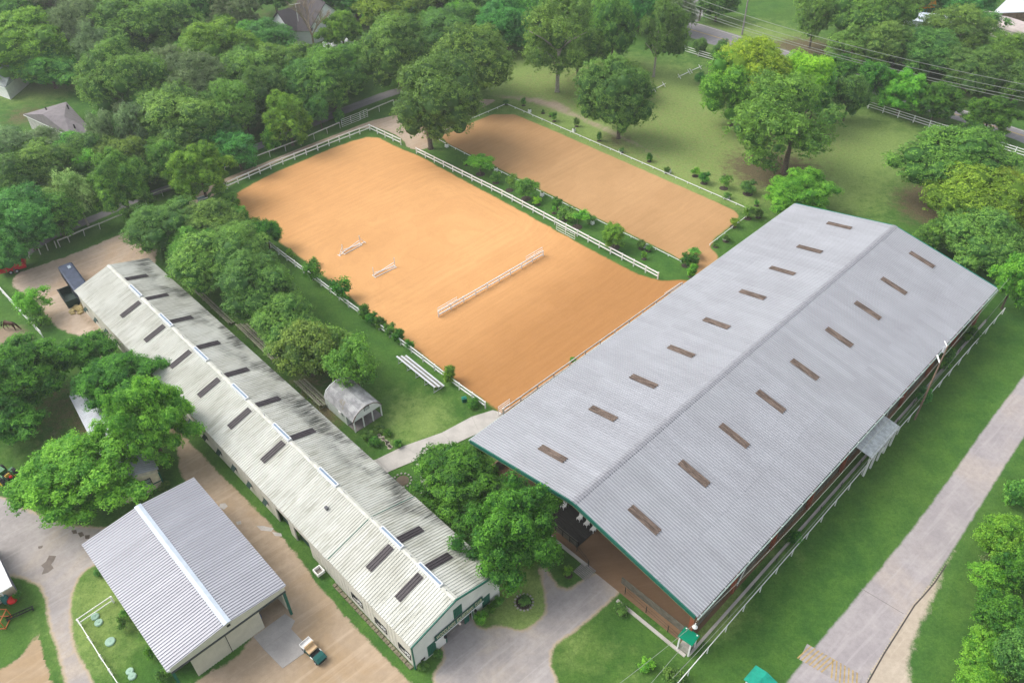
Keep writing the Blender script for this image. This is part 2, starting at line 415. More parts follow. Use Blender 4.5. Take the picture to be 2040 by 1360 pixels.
sheet('gravel_drive_upper', [(352, 880), (372, 890), (415, 930), (480, 1000), (530, 1055), (575, 1110), (585, 1160), (560, 1150), (500, 1080), (380, 980), (355, 945)], .014, PALE, within='stable_drive')
sheet('gravel_yard', [(-60, 990), (0, 975), (60, 1010), (130, 1035), (200, 1045), (240, 1040), (300, 1010), (330, 1060), (250, 1120), (180, 1130), (155, 1170), (148, 1230), (165, 1300), (205, 1365), (230, 1440), (120, 1440), (122, 1360), (105, 1300), (85, 1240), (80, 1180), (45, 1160), (0, 1150), (-60, 1140)], .014, GREY)
sheet('tan_yard', [(-80, 1330), (0, 1330), (50, 1280), (85, 1230), (100, 1290), (128, 1370), (140, 1450), (-80, 1450)], .010, YARD)
sheet('front_drive', [(848, 1345), (862, 1328), (876, 1308), (868, 1275), (890, 1245), (930, 1205), (946, 1222), (958, 1243), (980, 1240), (1010, 1235), (1040, 1250), (1075, 1225), (1078, 1195), (1070, 1160), (1062, 1120), (1098, 1120), (1105, 1150), (1130, 1170), (1165, 1140), (1200, 1130), (1250, 1165), (1240, 1185), (1210, 1215), (1150, 1265), (1110, 1290), (1105, 1320), (1125, 1370), (1150, 1440), (850, 1440), (860, 1370)], .010, GREY)
sheet('tan_tyre_track', [(1000, 1400), (1020, 1340), (1060, 1290), (1120, 1230), (1165, 1180), (1210, 1172), (1232, 1182), (1180, 1230), (1115, 1285), (1108, 1310), (1112, 1340), (1110, 1400)], .014, TYRE, within='front_drive', inner=2.2)
sheet('arena_entrance_dirt', [(1150, 1150), (1170, 1125), (1200, 1115), (1255, 1150), (1246, 1178), (1210, 1190), (1170, 1180)], .020, TYRE, within='front_drive', inner=1.2)
sheet('lower_road', [(1540, 1380), (1610, 1290), (1700, 1185), (1790, 1075), (1860, 985), (1940, 870), (2000, 790), (2100, 660), (2150, 740), (2060, 850), (2000, 945), (1930, 1060), (1860, 1170), (1790, 1270), (1730, 1370), (1680, 1470), (1450, 1470)], .010, GRAVEL2, res=.5)
sh_out = [(1860, 1440), (1830, 1340), (1850, 1270), (1882, 1200), (1905, 1130), (1950, 1055), (1985, 985)]
sheet('road_shoulder', [(1700, 1410), (1728, 1360), (1762, 1300), (1790, 1256), (1822, 1205), (1838, 1188), (1862, 1160), (1885, 1125), (1908, 1095), (1926, 1075), (1960, 1015), (1985, 975)] + sh_out[::-1], .014, SHOULDER, res=.25, it=1, edgepx=[(1400, 1440), (1600, 1000), (1985, 940)] + sh_out[::-1])
sheet('highway', [(1345, 60), (1370, 38), (1480, 72), (1600, 108), (1700, 142), (1900, 210), (2040, 258), (2200, 310), (2200, 365), (2040, 285), (1900, 240), (1800, 208), (1600, 145), (1480, 108), (1372, 78)], .010, ASPH)
sheet('side_road', [(1372, 78), (1345, 60), (1355, 20), (1370, -30), (1480, -40), (1475, -5), (1410, 18), (1395, 45)], .006, ASPH)
sheet('forest_lane', [(20, 520), (110, 455), (200, 420), (290, 382), (350, 360), (450, 310), (560, 262), (690, 208), (790, 172), (860, 160), (860, 172), (790, 190), (690, 228), (560, 282), (440, 332), (350, 378), (290, 398), (200, 440), (100, 480), (20, 545)], .006, ASPH)
sheet('arena_sand', [(452, 392), (520, 352), (600, 318), (680, 284), (748, 266), (796, 292), (840, 308), (900, 342), (1010, 400), (1100, 450), (1200, 504), (1300, 556), (1372, 552), (1420, 560), (1420, 620), (1050, 880), (1000, 850), (988, 826), (966, 808), (900, 762), (820, 698), (760, 650), (690, 595), (630, 545), (560, 492), (500, 445), (462, 415)], .018, SANDM, res=.6, it=1)
sheet('dressage_sand', [(1003, 216), (1100, 256), (1200, 300), (1320, 352), (1420, 396), (1482, 424), (1470, 445), (1415, 488), (1440, 510), (1440, 580), (1350, 590), (1372, 540), (1356, 520), (1290, 488), (1100, 394), (970, 327), (862, 276), (900, 258)], .014, SANDR, res=.6, it=1)
sheet('paddock_dirt', [(-60, 660), (0, 640), (40, 628), (75, 645), (90, 675), (60, 700), (0, 710), (-60, 720)], .010, SOILM)

# stable and driveway puddles
WET = mat('damp_mud', (.13, .10, .08), .35, var=.2, scale=2)
def flat(name, px, z, m, th=0., ids=None):
    pts = [G(*p) for p in px]; n = len(pts)
    tri = tessellate_polygon([[Vector((p.x, p.y, 0)) for p in pts]])
    me = bpy.data.meshes.new(name); me.from_pydata([(p.x, p.y, z) for p in pts], [], [tuple(t) for t in tri]); me.materials.append(m)
    me.update()
    if me.polygons and me.polygons[0].normal.z < 0: me.flip_normals()
    o = bpy.data.objects.new(name, me); C.objects.link(o); o['kind'] = 'structure'; return o
flat('damp_patch', [(98, 1106), (112, 1107), (108, 1116), (102, 1124), (107, 1131), (96, 1140), (83, 1144), (88, 1132), (82, 1126), (92, 1118)], .024, WET)
for k, q in enumerate([[(142, 1056), (152, 1055), (154, 1062), (146, 1063)], [(155, 1061), (164, 1059), (168, 1066), (160, 1070)], [(169, 1066), (179, 1065), (178, 1073), (170, 1073)], [(76, 1088), (86, 1086), (84, 1091), (77, 1093)]]):
    flat('damp_patch', q, .024, WET)
PALEC = mat('pale_patch', (.50, .47, .44), .9)
for q in [[(511, 1047), (524, 1047), (545, 1052), (541, 1058), (520, 1056)], [(542, 1059), (560, 1062), (562, 1068), (548, 1067)], [(438, 1003), (449, 1002), (454, 1008), (446, 1015), (437, 1010)], [(470, 1039), (480, 1037), (481, 1043), (473, 1045)]]:
    flat('pale_patch', q, .024, PALEC)

# concrete path in slabs
path = tag(bpy.data.objects.new('concrete_path', None), kind='structure'); C.objects.link(path)
def slab(px, parent, h=.06, m=CONC, name='slab', z0=.0):
    pts = [G(*p) for p in px]; c = sum(pts, Vector()) / len(pts)
    pts = [c + (p - c) * .995 for p in pts]
    a = (pts[1] - pts[0]).cross(pts[2] - pts[1]).z
    if a < 0: pts.reverse()
    MB().prism([(p.x, p.y) for p in pts], z0, h + z0, 'z').build(name, m, parent)
top = [(700, 930), (750, 915), (803, 889), (880, 862), (940, 830), (982, 817), (1012, 826)]
bot = [(735, 965), (776, 939), (843, 911), (905, 885), (955, 862), (1000, 838), (1030, 835)]
for i in range(6): slab([bot[i], bot[i + 1], top[i + 1], top[i]], path)
slab([(828, 924), (862, 911), (880, 922), (838, 934)], path, .055)
slab([(838, 936), (850, 930), (858, 975), (838, 985)], path, .05)
pad = tag(bpy.data.objects.new('concrete_pad', None), kind='structure'); C.objects.link(pad)
PADM = mat('pad_concrete', (.42, .395, .37), .9, var=.15, scale=.5, grain=.15)
slab([(563, 1331), (525, 1292), (580, 1252), (618, 1292)], pad, .05, PADM)
slab([(525, 1292), (505, 1268), (568, 1222), (588, 1236), (580, 1252)], pad, .05, PADM)

# speed bump stripes on the lower road
YEL = mat('faded_yellow_paint', (.50, .36, .15), .8, var=.3, scale=3, grain=.6)
bumpo = tag(bpy.data.objects.new('speed_hump', None), 'painted yellow striped speed hump across the pale road at the bottom right', 'speed hump'); C.objects.link(bumpo)
a0, a1 = G(1600, 1297), G(1712, 1362); dd = (a1 - a0).normalized(); nn = Vector((-dd.y, dd.x, 0)); Lh = (a1 - a0).length
HUMP = mat('hump_asphalt', (.34, .31, .305), .9)
mb = MB(); N = 14
prof = [(-1.0, .012), (-.6, .06), (0, .085), (.6, .06), (1.0, .012)]
vs = [a0 + dd * (Lh * t) + nn * q + Vector((0, 0, zz)) for t in (0, 1) for q, zz in prof]
mb.add(vs, [(i, i + 1, i + 6, i + 5) for i in range(4)]).build('hump', HUMP, bumpo)
for k in range(N):
    t0 = Lh * (k + .15) / N; w = Lh / N * .34; lean = .30 if k < N / 2 else -.30
    vs = [a0 + dd * (t0 + j * w + lean * q) + nn * q + Vector((0, 0, zz + .012)) for j in (0, 1) for q, zz in prof[0:5]]
    MB().add(vs, [(i, i + 1, i + 6, i + 5) for i in range(4)]).build('stripe', YEL, bumpo)
# highway centre lines
LINEY = mat('road_line_yellow', (.48, .36, .16), .8, grain=.4); LINEW = mat('road_line_white', (.55, .54, .52), .8, grain=.4)
def line(name, px, w, m, z=.026):
    P = [G(*p) for p in px]
    vs = []; fs = []
    for i, p in enumerate(P):
        d = (P[min(i + 1, len(P) - 1)] - P[max(i - 1, 0)]).normalized(); n = Vector((-d.y, d.x, 0)) * w / 2
        vs += [p + n + Vector((0, 0, z)), p - n + Vector((0, 0, z))]
        if i: fs.append((2 * i - 2, 2 * i - 1, 2 * i + 1, 2 * i))
    o = MB().add(vs, fs).build(name, m); o['kind'] = 'structure'; return o
line('centre_line', [(1365, 56), (1480, 90), (1600, 127), (1800, 195), (2040, 271)], .35, LINEY)
line('edge_line', [(1372, 42), (1480, 76), (1600, 113), (1700, 147), (1900, 214), (2040, 262)], .22, LINEW)
# road crack / eroded edge of the lower road
CRK = mat('road_edge_crack', (.07, .06, .055), 1.)
o = line('road_edge_crack', [(1728, 1360), (1762, 1300), (1790, 1256), (1822, 1205), (1838, 1188), (1862, 1160), (1885, 1125)], .13, CRK, .028)
JT = mat('road_joint', (.24, .22, .215), 1.)
line('road_joint', [(1716, 1172), (1800, 1222)], .08, JT, .026)

# ------------------------------------------------------------------ buildings
def frame_matrix(slen_dir, normal, xdir, loc):
    m = Matrix.Identity(4)
    for i in range(3): m[i][0] = xdir[i]; m[i][1] = slen_dir[i]; m[i][2] = normal[i]; m[i][3] = loc[i]
    return m
def corr_mesh(name, w, L, ribs, m, h=.05, rw=.05, zoff=0.):
    """ribbed sheet, x across ribs 0..w, y downslope 0..L"""
    xs = [0]; zs = [0]; p = w / ribs
    for k in range(ribs):
        c = p * (k + .5)
        for dx, z in ((-rw, 0), (-rw * .45, h), (rw * .45, h), (rw, 0)): xs.append(c + dx); zs.append(z)
    xs.append(w); zs.append(0); n = len(xs)
    vs = [(x, y, z + zoff) for y in (0, L) for x, z in zip(xs, zs)]
    fs = [(i, i + 1, n + i + 1, n + i) for i in range(n - 1)]
    me = MB().add(vs, fs).mesh(name, m)
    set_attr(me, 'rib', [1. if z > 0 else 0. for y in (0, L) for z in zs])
    return me
def slope_geo(W, he, hr, side):
    """ridge start point and downslope dir in local (x, y=-t, z)"""
    a = math.atan2(hr - he, W / 2); L = (W / 2) / math.cos(a)
    if side == 'L': return L, a, Vector((0, math.cos(a), -math.sin(a))), Vector((0, math.sin(a), math.cos(a))), -W / 2
    return L, a, Vector((0, -math.cos(a), -math.sin(a))), Vector((0, -math.sin(a), math.cos(a))), -W / 2
def place_panel(me, roof, name, x, w, W, he, hr, side, d0, lift=0.):
    L, a, dn, nz, yr = slope_geo(W, he, hr, side)
    X = dn.cross(nz)
    loc = Vector((x if X.x > 0 else x + w, yr, hr)) + dn * d0 + nz * lift
    return inst(name, me, roof, mtx=frame_matrix(dn, nz, X, loc))

def metal_roof_mat(name, th, base, stain, metal, rough, streak=.5, blotch=0, dark_eave=None, pan=.94, rib=1.04):
    s = NT(name)
    p = s.pos(-th, (1, 1, 1))
    ps = s.pos(-th, (3.0, .22, 1)); pl = s.pos(-th, (.5, .05, 1))
    oi = s.n('ShaderNodeObjectInfo')
    c = s.mix(oi.outputs['Random'], mul(base, .93), mul(base, 1.04))
    st = s.ramp(s.noise(ps, 1.0, 5, .7), .40, .64); lg = s.ramp(s.noise(pl, 1.0, 3, .6), .34, .62)
    c = s.mix(s.math('MULTIPLY', s.math('MULTIPLY', st, lg), streak), c, stain)
    b = s.ramp(s.noise(p, .25, 4, .6), .35, .7)
    c = s.mix(s.math('MULTIPLY', b, .30), c, stain)
    c = s.mix(s.attr('rib'), s.mix(1, c, (pan, pan, pan * 1.01), 'MULTIPLY'), s.mix(1, c, (rib, rib, rib), 'MULTIPLY'))  # rib highlights painted into the colour: tops lightened, pans between them darkened
    if blotch:
        bb = s.ramp(s.noise(p, .22, 3, .5), .44, .60)
        st2 = s.ramp(s.noise(s.pos(-th, (9, .35, 1)), 1.0, 3, .6), .30, .62)
        k = s.math('MULTIPLY', s.math('MULTIPLY', bb, st2), blotch)
        if dark_eave: k = s.math('MULTIPLY', k, dark_eave(s))
        c = s.mix(k, c, (.045, .05, .04))
    return s.fin(c, rough, metal, .4)

COV = dict(o=(-4.91, 62.29), th=.770, L=69.7, W=31.0, he=6.39, hr=9.33)
STB = dict(o=(-9.943, 38.687), th=2.333, L=77.0, W=11.2, he=4.35, hr=5.98)
SHD = dict(o=(-31.733, 36.379), th=2.325, L=19.0, W=12.3, he=5.0, hr=5.61)
def bl(B, s_, t, z=0):
    o = Vector((*B['o'], 0)); u = Vector((math.cos(B['th']), math.sin(B['th']), 0)); v = Vector((math.sin(B['th']), -math.cos(B['th']), 0))
    return o + u * s_ + v * t + Vector((0, 0, z))
def local_t(B, x, y):
    d = G(x, y).xy - Vector(B['o'])
    return d.x * math.cos(B['th']) + d.y * math.sin(B['th']), d.x * math.sin(B['th']) - d.y * math.cos(B['th'])

# ---- covered riding arena
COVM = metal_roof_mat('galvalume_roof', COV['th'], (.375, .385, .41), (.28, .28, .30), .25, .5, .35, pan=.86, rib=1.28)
_s = NT('weathered_fibreglass'); _p = _s.pos(-COV['th'], (7, .6, 1))
_c = _s.mix(_s.ramp(_s.noise(_p, 1., 4, .7), .40, .62), (.085, .062, .05), (.20, .15, .12))
_c = _s.mix(_s.ramp(_s.noise(_p, 2.5, 3, .8), .66, .76), _c, (.42, .38, .34))
SKYL = _s.fin(_c, .6)
cov = thing('covered_arena', 'huge open sided covered riding arena with ribbed silver metal roof and green fascia', 'riding arena', (*COV['o'], 0), COV['th'])
L, W, he, hr = COV['L'], COV['W'], COV['he'], COV['hr']
roof = MB().prism([(.0, he - .12), (-W / 2, hr - .12), (-W, he - .12), (-W, he - .30), (-W / 2, hr - .30), (0, he - .30)], .15, L - .15).build('roof', mat('roof_deck', (.30, .31, .32), .8), cov)
SL = slope_geo(W, he, hr, 'L')[0]
lap = 10.95
w = 1.0
n = int(round(L / w)); w = L / n
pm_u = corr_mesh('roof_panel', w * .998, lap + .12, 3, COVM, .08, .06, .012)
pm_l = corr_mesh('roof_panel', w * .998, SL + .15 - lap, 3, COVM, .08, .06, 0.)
for side in 'LR':
    for k in range(n):
        place_panel(pm_u, roof, 'roof_panel', k * w, w, W, he, hr, side, 0)
        place_panel(pm_l, roof, 'roof_panel', k * w, w, W, he, hr, side, lap)
skm = corr_mesh('skylight', .95, 3.75, 3, SKYL, .08, .06, .03)
for side, ss in (('L', [65.95, 57.55, 50.34, 42.91, 34.62, 27.12, 19.73, 12.36, 3.94]), ('R', [66, 57.64, 50.35, 42.98, 34.73, 27.27, 19.86, 12.4, 4.03])):
    dc = (W / 2 - (9.05 if side == 'L' else W - 21.5)) / math.cos(math.atan2(hr - he, W / 2))
    for s0 in ss: place_panel(skm, roof, 'skylight', s0 - .47, .95, W, he, hr, side, dc - 1.85, .075)
rc = MB()
for sgn in (1, -1):
    dn = slope_geo(W, he, hr, 'L' if sgn > 0 else 'R')
    p0 = Vector((0, -W / 2, hr + .075)); p1 = p0 + dn[2] * .40
    rc.add([(-.05, p0.y, p0.z), (L + .05, p0.y, p0.z), (L + .05, p1.y, p1.z), (-.05, p1.y, p1.z)], [(0, 1, 2, 3) if sgn < 0 else (3, 2, 1, 0)])
rc.build('ridge_cap', mat('ridge_cap', (.27, .27, .29), .5, .4, var=.2, scale=3), roof)
# green rake fascia on both gables, with tan lower lip
for xx in (0, L):
    fa = MB(); x0, x1 = (xx - .12, xx + .02) if xx == 0 else (xx - .02, xx + .12)
    for a, b in (((0, he), (-W / 2, hr)), ((-W / 2, hr), (-W, he))):
        fa.prism([(a[0], a[1] + .06), (a[0], a[1] - .42), (b[0], b[1] - .42), (b[0], b[1] + .06)][::1 if b[0] > a[0] else -1], x0, x1)
    fa.build('fascia', DGREEN if xx == 0 else TEAL, cov)
    lip = MB()
    for a, b in (((0, he), (-W / 2, hr)), ((-W / 2, hr), (-W, he))):
        lip.prism([(a[0], a[1] - .43), (a[0], a[1] - .52), (b[0], b[1] - .52), (b[0], b[1] - .43)], x0 + .03, x1 + .03)
    lip.build('fascia_lip', mat('tan_trim', (.38, .31, .15), .7), cov)
GUT = mat('pale_green_gutter', (.42, .52, .47), .5)
MB().box(0, L, -W - .32, -W - .18, he - .32, he - .16).build('gutter', GUT, cov)
MB().box(0, L, .18, .32, he - .34, he - .18).build('gutter', GUT, cov)
hang = MB()
for k in range(int(L / 2)): hang.box(k * 2 + .5, k * 2 + .56, -W - .3, -W - .02, he - .12, he - .06)
hang.build('gutter_strap', WHITE, cov)
# frames : rust red tapered columns and rafters
nf = 10
colm = MB().prism([(-.18, 0), (.18, 0), (.38, he - .5), (-.18, he - .5)], -.12, .12).mesh('column', RUST)
for k in range(nf):
    x = .9 + (L - 1.8) * k / (nf - 1)
    inst('column', colm, cov, (x, -W + .55, 0)); inst('column', colm, cov, (x, -.55, 0), (0, 0, PI))
    r = MB()
    r.bar((x, -.7, he - .6), (x, -W / 2, hr - .55), .18, .4); r.bar((x, -W / 2, hr - .55), (x, -W + .7, he - .6), .18, .4)
    r.build('rafter', RUST, cov)
pur = MB()
for sgn in (1, -1):
    for q in np.linspace(.5, W / 2 - .5, 8):
        y = -W / 2 + sgn * q; z = hr - q / (W / 2) * (hr - he) - .38; pur.box(.2, L - .2, y - .04, y + .04, z - .1, z)
pur.build('purlin', mat('dark_steel', (.08, .07, .065), .8), cov)
# indoor kick boards and rails
KICK = mat('kick_board', (.14, .13, .10), .9, var=.3)
def kick(t0, s0, t1, s1, hh=1.2):
    k = MB(); a = Vector((s0, -t0, 0)); b = Vector((s1, -t1, 0)); nb = 3
    for i in range(nb): k.bar(a + Vector((0, 0, .2 + i * hh / nb)), b + Vector((0, 0, .2 + i * hh / nb)), .05, hh / nb - .05)
    k.build('kick_board', KICK, cov)
kick(21.6, 1.3, 30.2, 1.3); kick(30.2, 1.3, 30.2, L - 1.3); kick(1.2, 1.3, 1.2, L - 1.3); kick(8.0, 1.3, 15.4, 1.3); kick(1.2, 4.5, 10, 4.5); kick(1.2, L - 1.3, 30, L - 1.3)
# interior floor
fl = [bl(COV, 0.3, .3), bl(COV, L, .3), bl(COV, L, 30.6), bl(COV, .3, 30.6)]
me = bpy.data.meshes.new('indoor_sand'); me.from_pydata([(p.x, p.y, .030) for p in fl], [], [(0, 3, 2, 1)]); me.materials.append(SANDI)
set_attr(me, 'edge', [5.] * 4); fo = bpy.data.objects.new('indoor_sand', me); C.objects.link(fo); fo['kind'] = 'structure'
# side strip of bare ground and concrete curb along the east side, plus front curb
strip = [bl(COV, -1.5, 30.0), bl(COV, 72, 30.0), bl(COV, 72, 32.0), bl(COV, -1.5, 32.0)]
sheet('side_strip_soil', [proj(p)[:2] for p in strip], .012, SOILM, it=0)
cu = MB(); a, b = bl(COV, -.3, 31.4), bl(COV, 71, 31.4); cu.bar(a + Vector((0, 0, .06)), b + Vector((0, 0, .06)), .28, .14)
a, b = bl(COV, -.6, 22.6), bl(COV, -.6, 31.2); cu.bar(a + Vector((0, 0, .06)), b + Vector((0, 0, .06)), .35, .14)
a, b = bl(COV, .3, 10.8), bl(COV, .3, 17.6); cu.bar(a + Vector((0, 0, .06)), b + Vector((0, 0, .06)), .35, .14)
tag(cu.build('concrete_kerb', CONC), kind='structure')
# metal ramp grate by the entrance
gr = thing('ramp_grate', 'small slatted grey ramp at the corner of the covered arena entrance', 'grate', bl(COV, .4, 17.2), COV['th'])
GR = mat('grey_slat', (.30, .28, .26), .8)
for k in range(9): MB().box(-1.6 + k * .2, -1.6 + k * .2 + .13, -1.6, .1, .03, .09).build('slat', GR, gr)
# awning on the east side with posts
AW = mat('awning_tin', (.62, .66, .66), .4, .3, var=.25, scale=2, grain=.3)
aw = thing('side_awning', 'small ribbed tin awning on white posts at the east side of the covered arena', 'awning', bl(COV, 32.2, 31.0), COV['th'])
am = corr_mesh('roof_panel', .98, 2.1, 2, AW, .05, .06)
for k in range(7):
    dn = Vector((0, -.985, -.17)); nz = Vector((0, -.17, .985)); X = dn.cross(nz)
    inst('roof_panel', am, aw, mtx=frame_matrix(dn, nz, X, Vector((k * 1.0 + (0 if X.x > 0 else 1), .25, 3.75))))
for k in range(5):
    MB().box(.2 + k * 1.65 - .1, .2 + k * 1.65 + .1, -1.75, -1.55, 0, 3.35).build('post', WHITE, aw)
MB().box(0, 7, -1.72, -1.58, 3.22, 3.38).build('beam', WOODW, aw)
# lean white braces at the east side
for (px0, px1, zz, lb) in (((1525, 1087), (1468, 1166), 5.3, 'long bare white pole leaning out beside the south east columns'), ((1800, 789), (1765, 832), 5.3, 'long bare white pole leaning out north of the tin awning')):
    b0 = G(*px1); b1 = G(px0[0] - 22, px0[1] + 8, zz)
    t = thing('leaning_pole', lb, 'pole', b0)
    MB().tube([(0, 0, 0), b1 - b0], .05, 6).build('pole', WHITE, t)
    e = G(px0[0], px0[1], zz) - b0; MB().tube([b1 - b0 - Vector((0, 0, .2)), e], .05, 6).build('arm', WHITE, t)

# ---- long stable
def eavemask(s):
    g = s.n('ShaderNodeNewGeometry'); v = s.n('ShaderNodeVectorMath', operation='DOT_PRODUCT'); s.L(g.outputs['Position'], v.inputs[0])
    v.inputs[1].default_value = (math.sin(STB['th']), -math.cos(STB['th']), 0)
    off = STB['o'][0] * math.sin(STB['th']) - STB['o'][1] * math.cos(STB['th'])
    return s.ramp(s.math('SUBTRACT', v.outputs['Value'], off), 7.0, 10.0)
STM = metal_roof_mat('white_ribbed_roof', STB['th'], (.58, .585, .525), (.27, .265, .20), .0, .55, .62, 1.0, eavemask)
SKY2 = mat('dark_skylight', (.055, .045, .05), .5, var=.2)
CREAM = mat('cream_siding', (.62, .60, .53), .6, var=.08, scale=.8)
BWHITE = mat('white_siding', (.74, .73, .69), .6, var=.06, scale=.8)
st = thing('long_stable', 'long narrow stable with stained white ribbed metal roof and green gable trim', 'stable', (*STB['o'], 0), STB['th'])
W, L, he, hr = STB['W'], STB['L'], STB['he'], STB['hr']; BR = 13.3
roof = MB()
roof.prism([(0, he - .02), (-W / 2, hr - .02), (-W, he - .02), (-W, he - .12), (-W / 2, hr - .12), (0, he - .12)], 0, BR)
roof.prism([(0, he - .22), (-W / 2, hr - .22), (-W, he - .22), (-W, he - .32), (-W / 2, hr - .32), (0, he - .32)], BR + .01, L)
roof = roof.build('roof', STM, st)
SLn = slope_geo(W, he, hr, 'L')[0]
def run(x0, x1, drop, side):
    k_ = int(round((x1 - x0))); w_ = (x1 - x0) / k_
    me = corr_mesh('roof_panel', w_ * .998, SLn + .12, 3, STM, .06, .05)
    for k in range(k_): place_panel(me, roof, 'roof_panel', x0 + k * w_, w_, W, he - drop, hr - drop, side, 0, .005)
for side in 'LR': run(-.12, BR, 0, side); run(BR + .06, L, .20, side)
sm = corr_mesh('skylight', .93, 3.15, 3, SKY2, .06, .05, .03)
for side, ss, tc in (('L', [65.52, 58.3, 51.11, 43.76, 36.42, 29.07, 9.04, 4.38], 3.65), ('R', [71.79, 65.37, 58.3, 50.95, 43.65, 36.33, 28.81, 9.02, 4.49], W - 7.3)):
    for s0 in ss:
        dc = (W / 2 - tc) / math.cos(math.atan2(hr - he, W / 2)); dr = .0 if s0 < BR else .20
        place_panel(sm, roof, 'skylight', s0 - .47, .93, W, he - dr, hr - dr, side, dc - 1.55 + (.15 if side == 'L' else 0), .06)
VW = mat('vent_white', (.66, .68, .70), .4, var=.04); VB = mat('vent_slot', (.20, .27, .36), .5)
for s0 in (67.97, 58.88, 49.3, 39.68, 30.33, 20.99, 9.7, 3.63):
    z = hr - (.0 if s0 < BR else .2); v = MB(); hl = 1.75
    v.prism([(-W / 2 + .30, z - .08), (-W / 2 + .22, z + .26), (-W / 2 - .22, z + .26), (-W / 2 - .30, z - .08)], s0 - hl, s0 + hl)
    v = v.build('ridge_vent', VW, roof)
    MB().box(s0 - hl + .15, s0 + hl - .15, -W / 2 - .40, -W / 2 - .18, z + .285, z + .31).build('vent_slot', VB, v) if False else None
    sl_ = MB().box(s0 - hl + .15, s0 + hl - .15, -W / 2 - .09, -W / 2 + .12, z + .263, z + .285); sl_.build('vent_slot', VB, roof)
for x0, x1, z in ((-.1, BR, hr), (BR + .06, L, hr - .2)):
    m_ = MB()
    for sg in (1, -1):
        y1 = -W / 2 + sg * .28; z1 = z + .075 - .28 * (hr - he) / (W / 2)
        m_.add([(x0, -W / 2, z + .085), (x1, -W / 2, z + .085), (x1, y1, z1), (x0, y1, z1)], [(0, 1, 2, 3) if sg < 0 else (3, 2, 1, 0)])
    m_.build('ridge_cap', mat('cream_cap', (.52, .52, .46), .5), roof)
for q in (13, 18, 24.5, 34, 44, 54, 63, 1.2, 6.6):
    MB().tube([(q, -W / 2, hr - .1), (q, -W / 2 + .03, hr + .32)], .05, 6).build('vent_pipe', GALV, roof)
MB().box(17.9, 18.3, -3.4, -3.1, 5.05, 5.45).build('roof_vent', mat('dark_vent', (.12, .12, .13), .6), roof)
# step fascia at the break, gable fascia, corner posts
stp = MB()
for a, b in (((.05, he), (-W / 2, hr)), ((-W / 2, hr), (-W - .05, he))):
    stp.prism([(a[0], a[1] + .05), (a[0], a[1] - .25), (b[0], b[1] - .25), (b[0], b[1] + .05)], BR + .0, BR + .055)
stp.build('step_trim', DGREEN, st)
fa = MB()
for a, b in (((.12, he), (-W / 2, hr)), ((-W / 2, hr), (-W - .12, he))):
    fa.prism([(a[0], a[1] + .07), (a[0], a[1] - .14), (b[0], b[1] - .14), (b[0], b[1] + .07)], -.26, -.13)
fa.build('fascia', DGREEN, st)
# walls with pieces around the openings
def wall_pieces(x0, x1, z1, holes, y0, y1, m, parent, swap=False, name='wall'):
    mb = MB(); hs = sorted(holes); cur = x0
    def B(a, b, c, d):
        if b - a < 1e-3 or d - c < 1e-3: return
        if swap: mb.box(y0, y1, a, b, c, d)
        else: mb.box(a, b, y0, y1, c, d)
    for a, b, c, d in hs:
        B(cur, a, 0, z1); B(a, b, 0, c); B(a, b, d, z1); cur = b
    B(cur, x1, 0, z1); mb.build(name, m, parent)
nearw = [(9.1, 1.3), (5.15, 1.3), (1.4, 1.3)]
farw = [75.4, 72.0, 68.5, 65.16, 61.7, 58.2, 54.7, 51.2, 47.6, 44.0, 40.4, 37.0, 33.55, 30.05, 26.6]
holesN = [(c - .9, c + .9, 1.0, 1.95) for c, _ in nearw]
wall_pieces(0, BR, he - .13, holesN, -.15, -.05, CREAM, st)
holesF = [(c - .55, c + .55, .9, 1.9) for c in farw] + [(21.7, 24.2, 0, 2.6), (17.6, 20.6, 0, 2.6)]
wall_pieces(BR, L, he - .33, holesF, -.22, -.12, CREAM, st)
wall_pieces(0, L, he - .33, [(c - .5, c + .5, .9, 1.8) for c in farw], -W + .1, -W + .2, CREAM, st)
# board ribs on the long wall
rbm = MB().box(-.03, .03, 0, .025, 0, he - .36).mesh('wall_rib', CREAM)
for q in np.arange(.3, L, .6):
    if not any(a - .05 < q < b + .05 for a, b, _, _ in holesN + holesF): inst('wall_rib', rbm, st, (q, (-.05 if q < BR else -.12), 0))
for (c, _) in nearw:
    wn = MB().box(c - .86, c + .86, -.14, -.10, 1.04, 1.91).build('window', mat('dark_glass', (.03, .035, .04), .15), st)
    fr = MB()
    for a, b, c0, d in ((c - .95, c + .95, .93, 1.02), (c - .95, c + .95, 1.93, 2.02), (c - .95, c - .87, 1.02, 1.93), (c + .87, c + .95, 1.02, 1.93)): fr.box(a, b, -.05, .0, c0, d)
    fr.build('frame', DARK, wn)
    mu = MB()
    mu.box(c - .86, c - .06, -.09, -.04, 1.45, 1.51)
    for q in (-.82, -.45, -.08): mu.box(c + q - .03, c + q + .03, -.09, -.04, 1.05, 1.91)
    mu.build('muntin', WHITE, wn)
for c in farw:
    MB().box(c - .55, c + .55, -.21, -.17, .9, 1.9).build('window', DARK, st)
    MB().prism([(-.11, 1.92), (.28, 1.45), (.28, 1.41), (-.11, 1.86)], c - .6, c + .2).build('shutter', mat('dark_green_shutter', (.03, .06, .05), .7), st)
for a, b in ((21.7, 24.2), (17.6, 20.6)):
    MB().box(a + .05, b - .05, -.6, -.55, 0, 2.55).build('door', mat('door_green', (.03, .07, .055), .6), st)
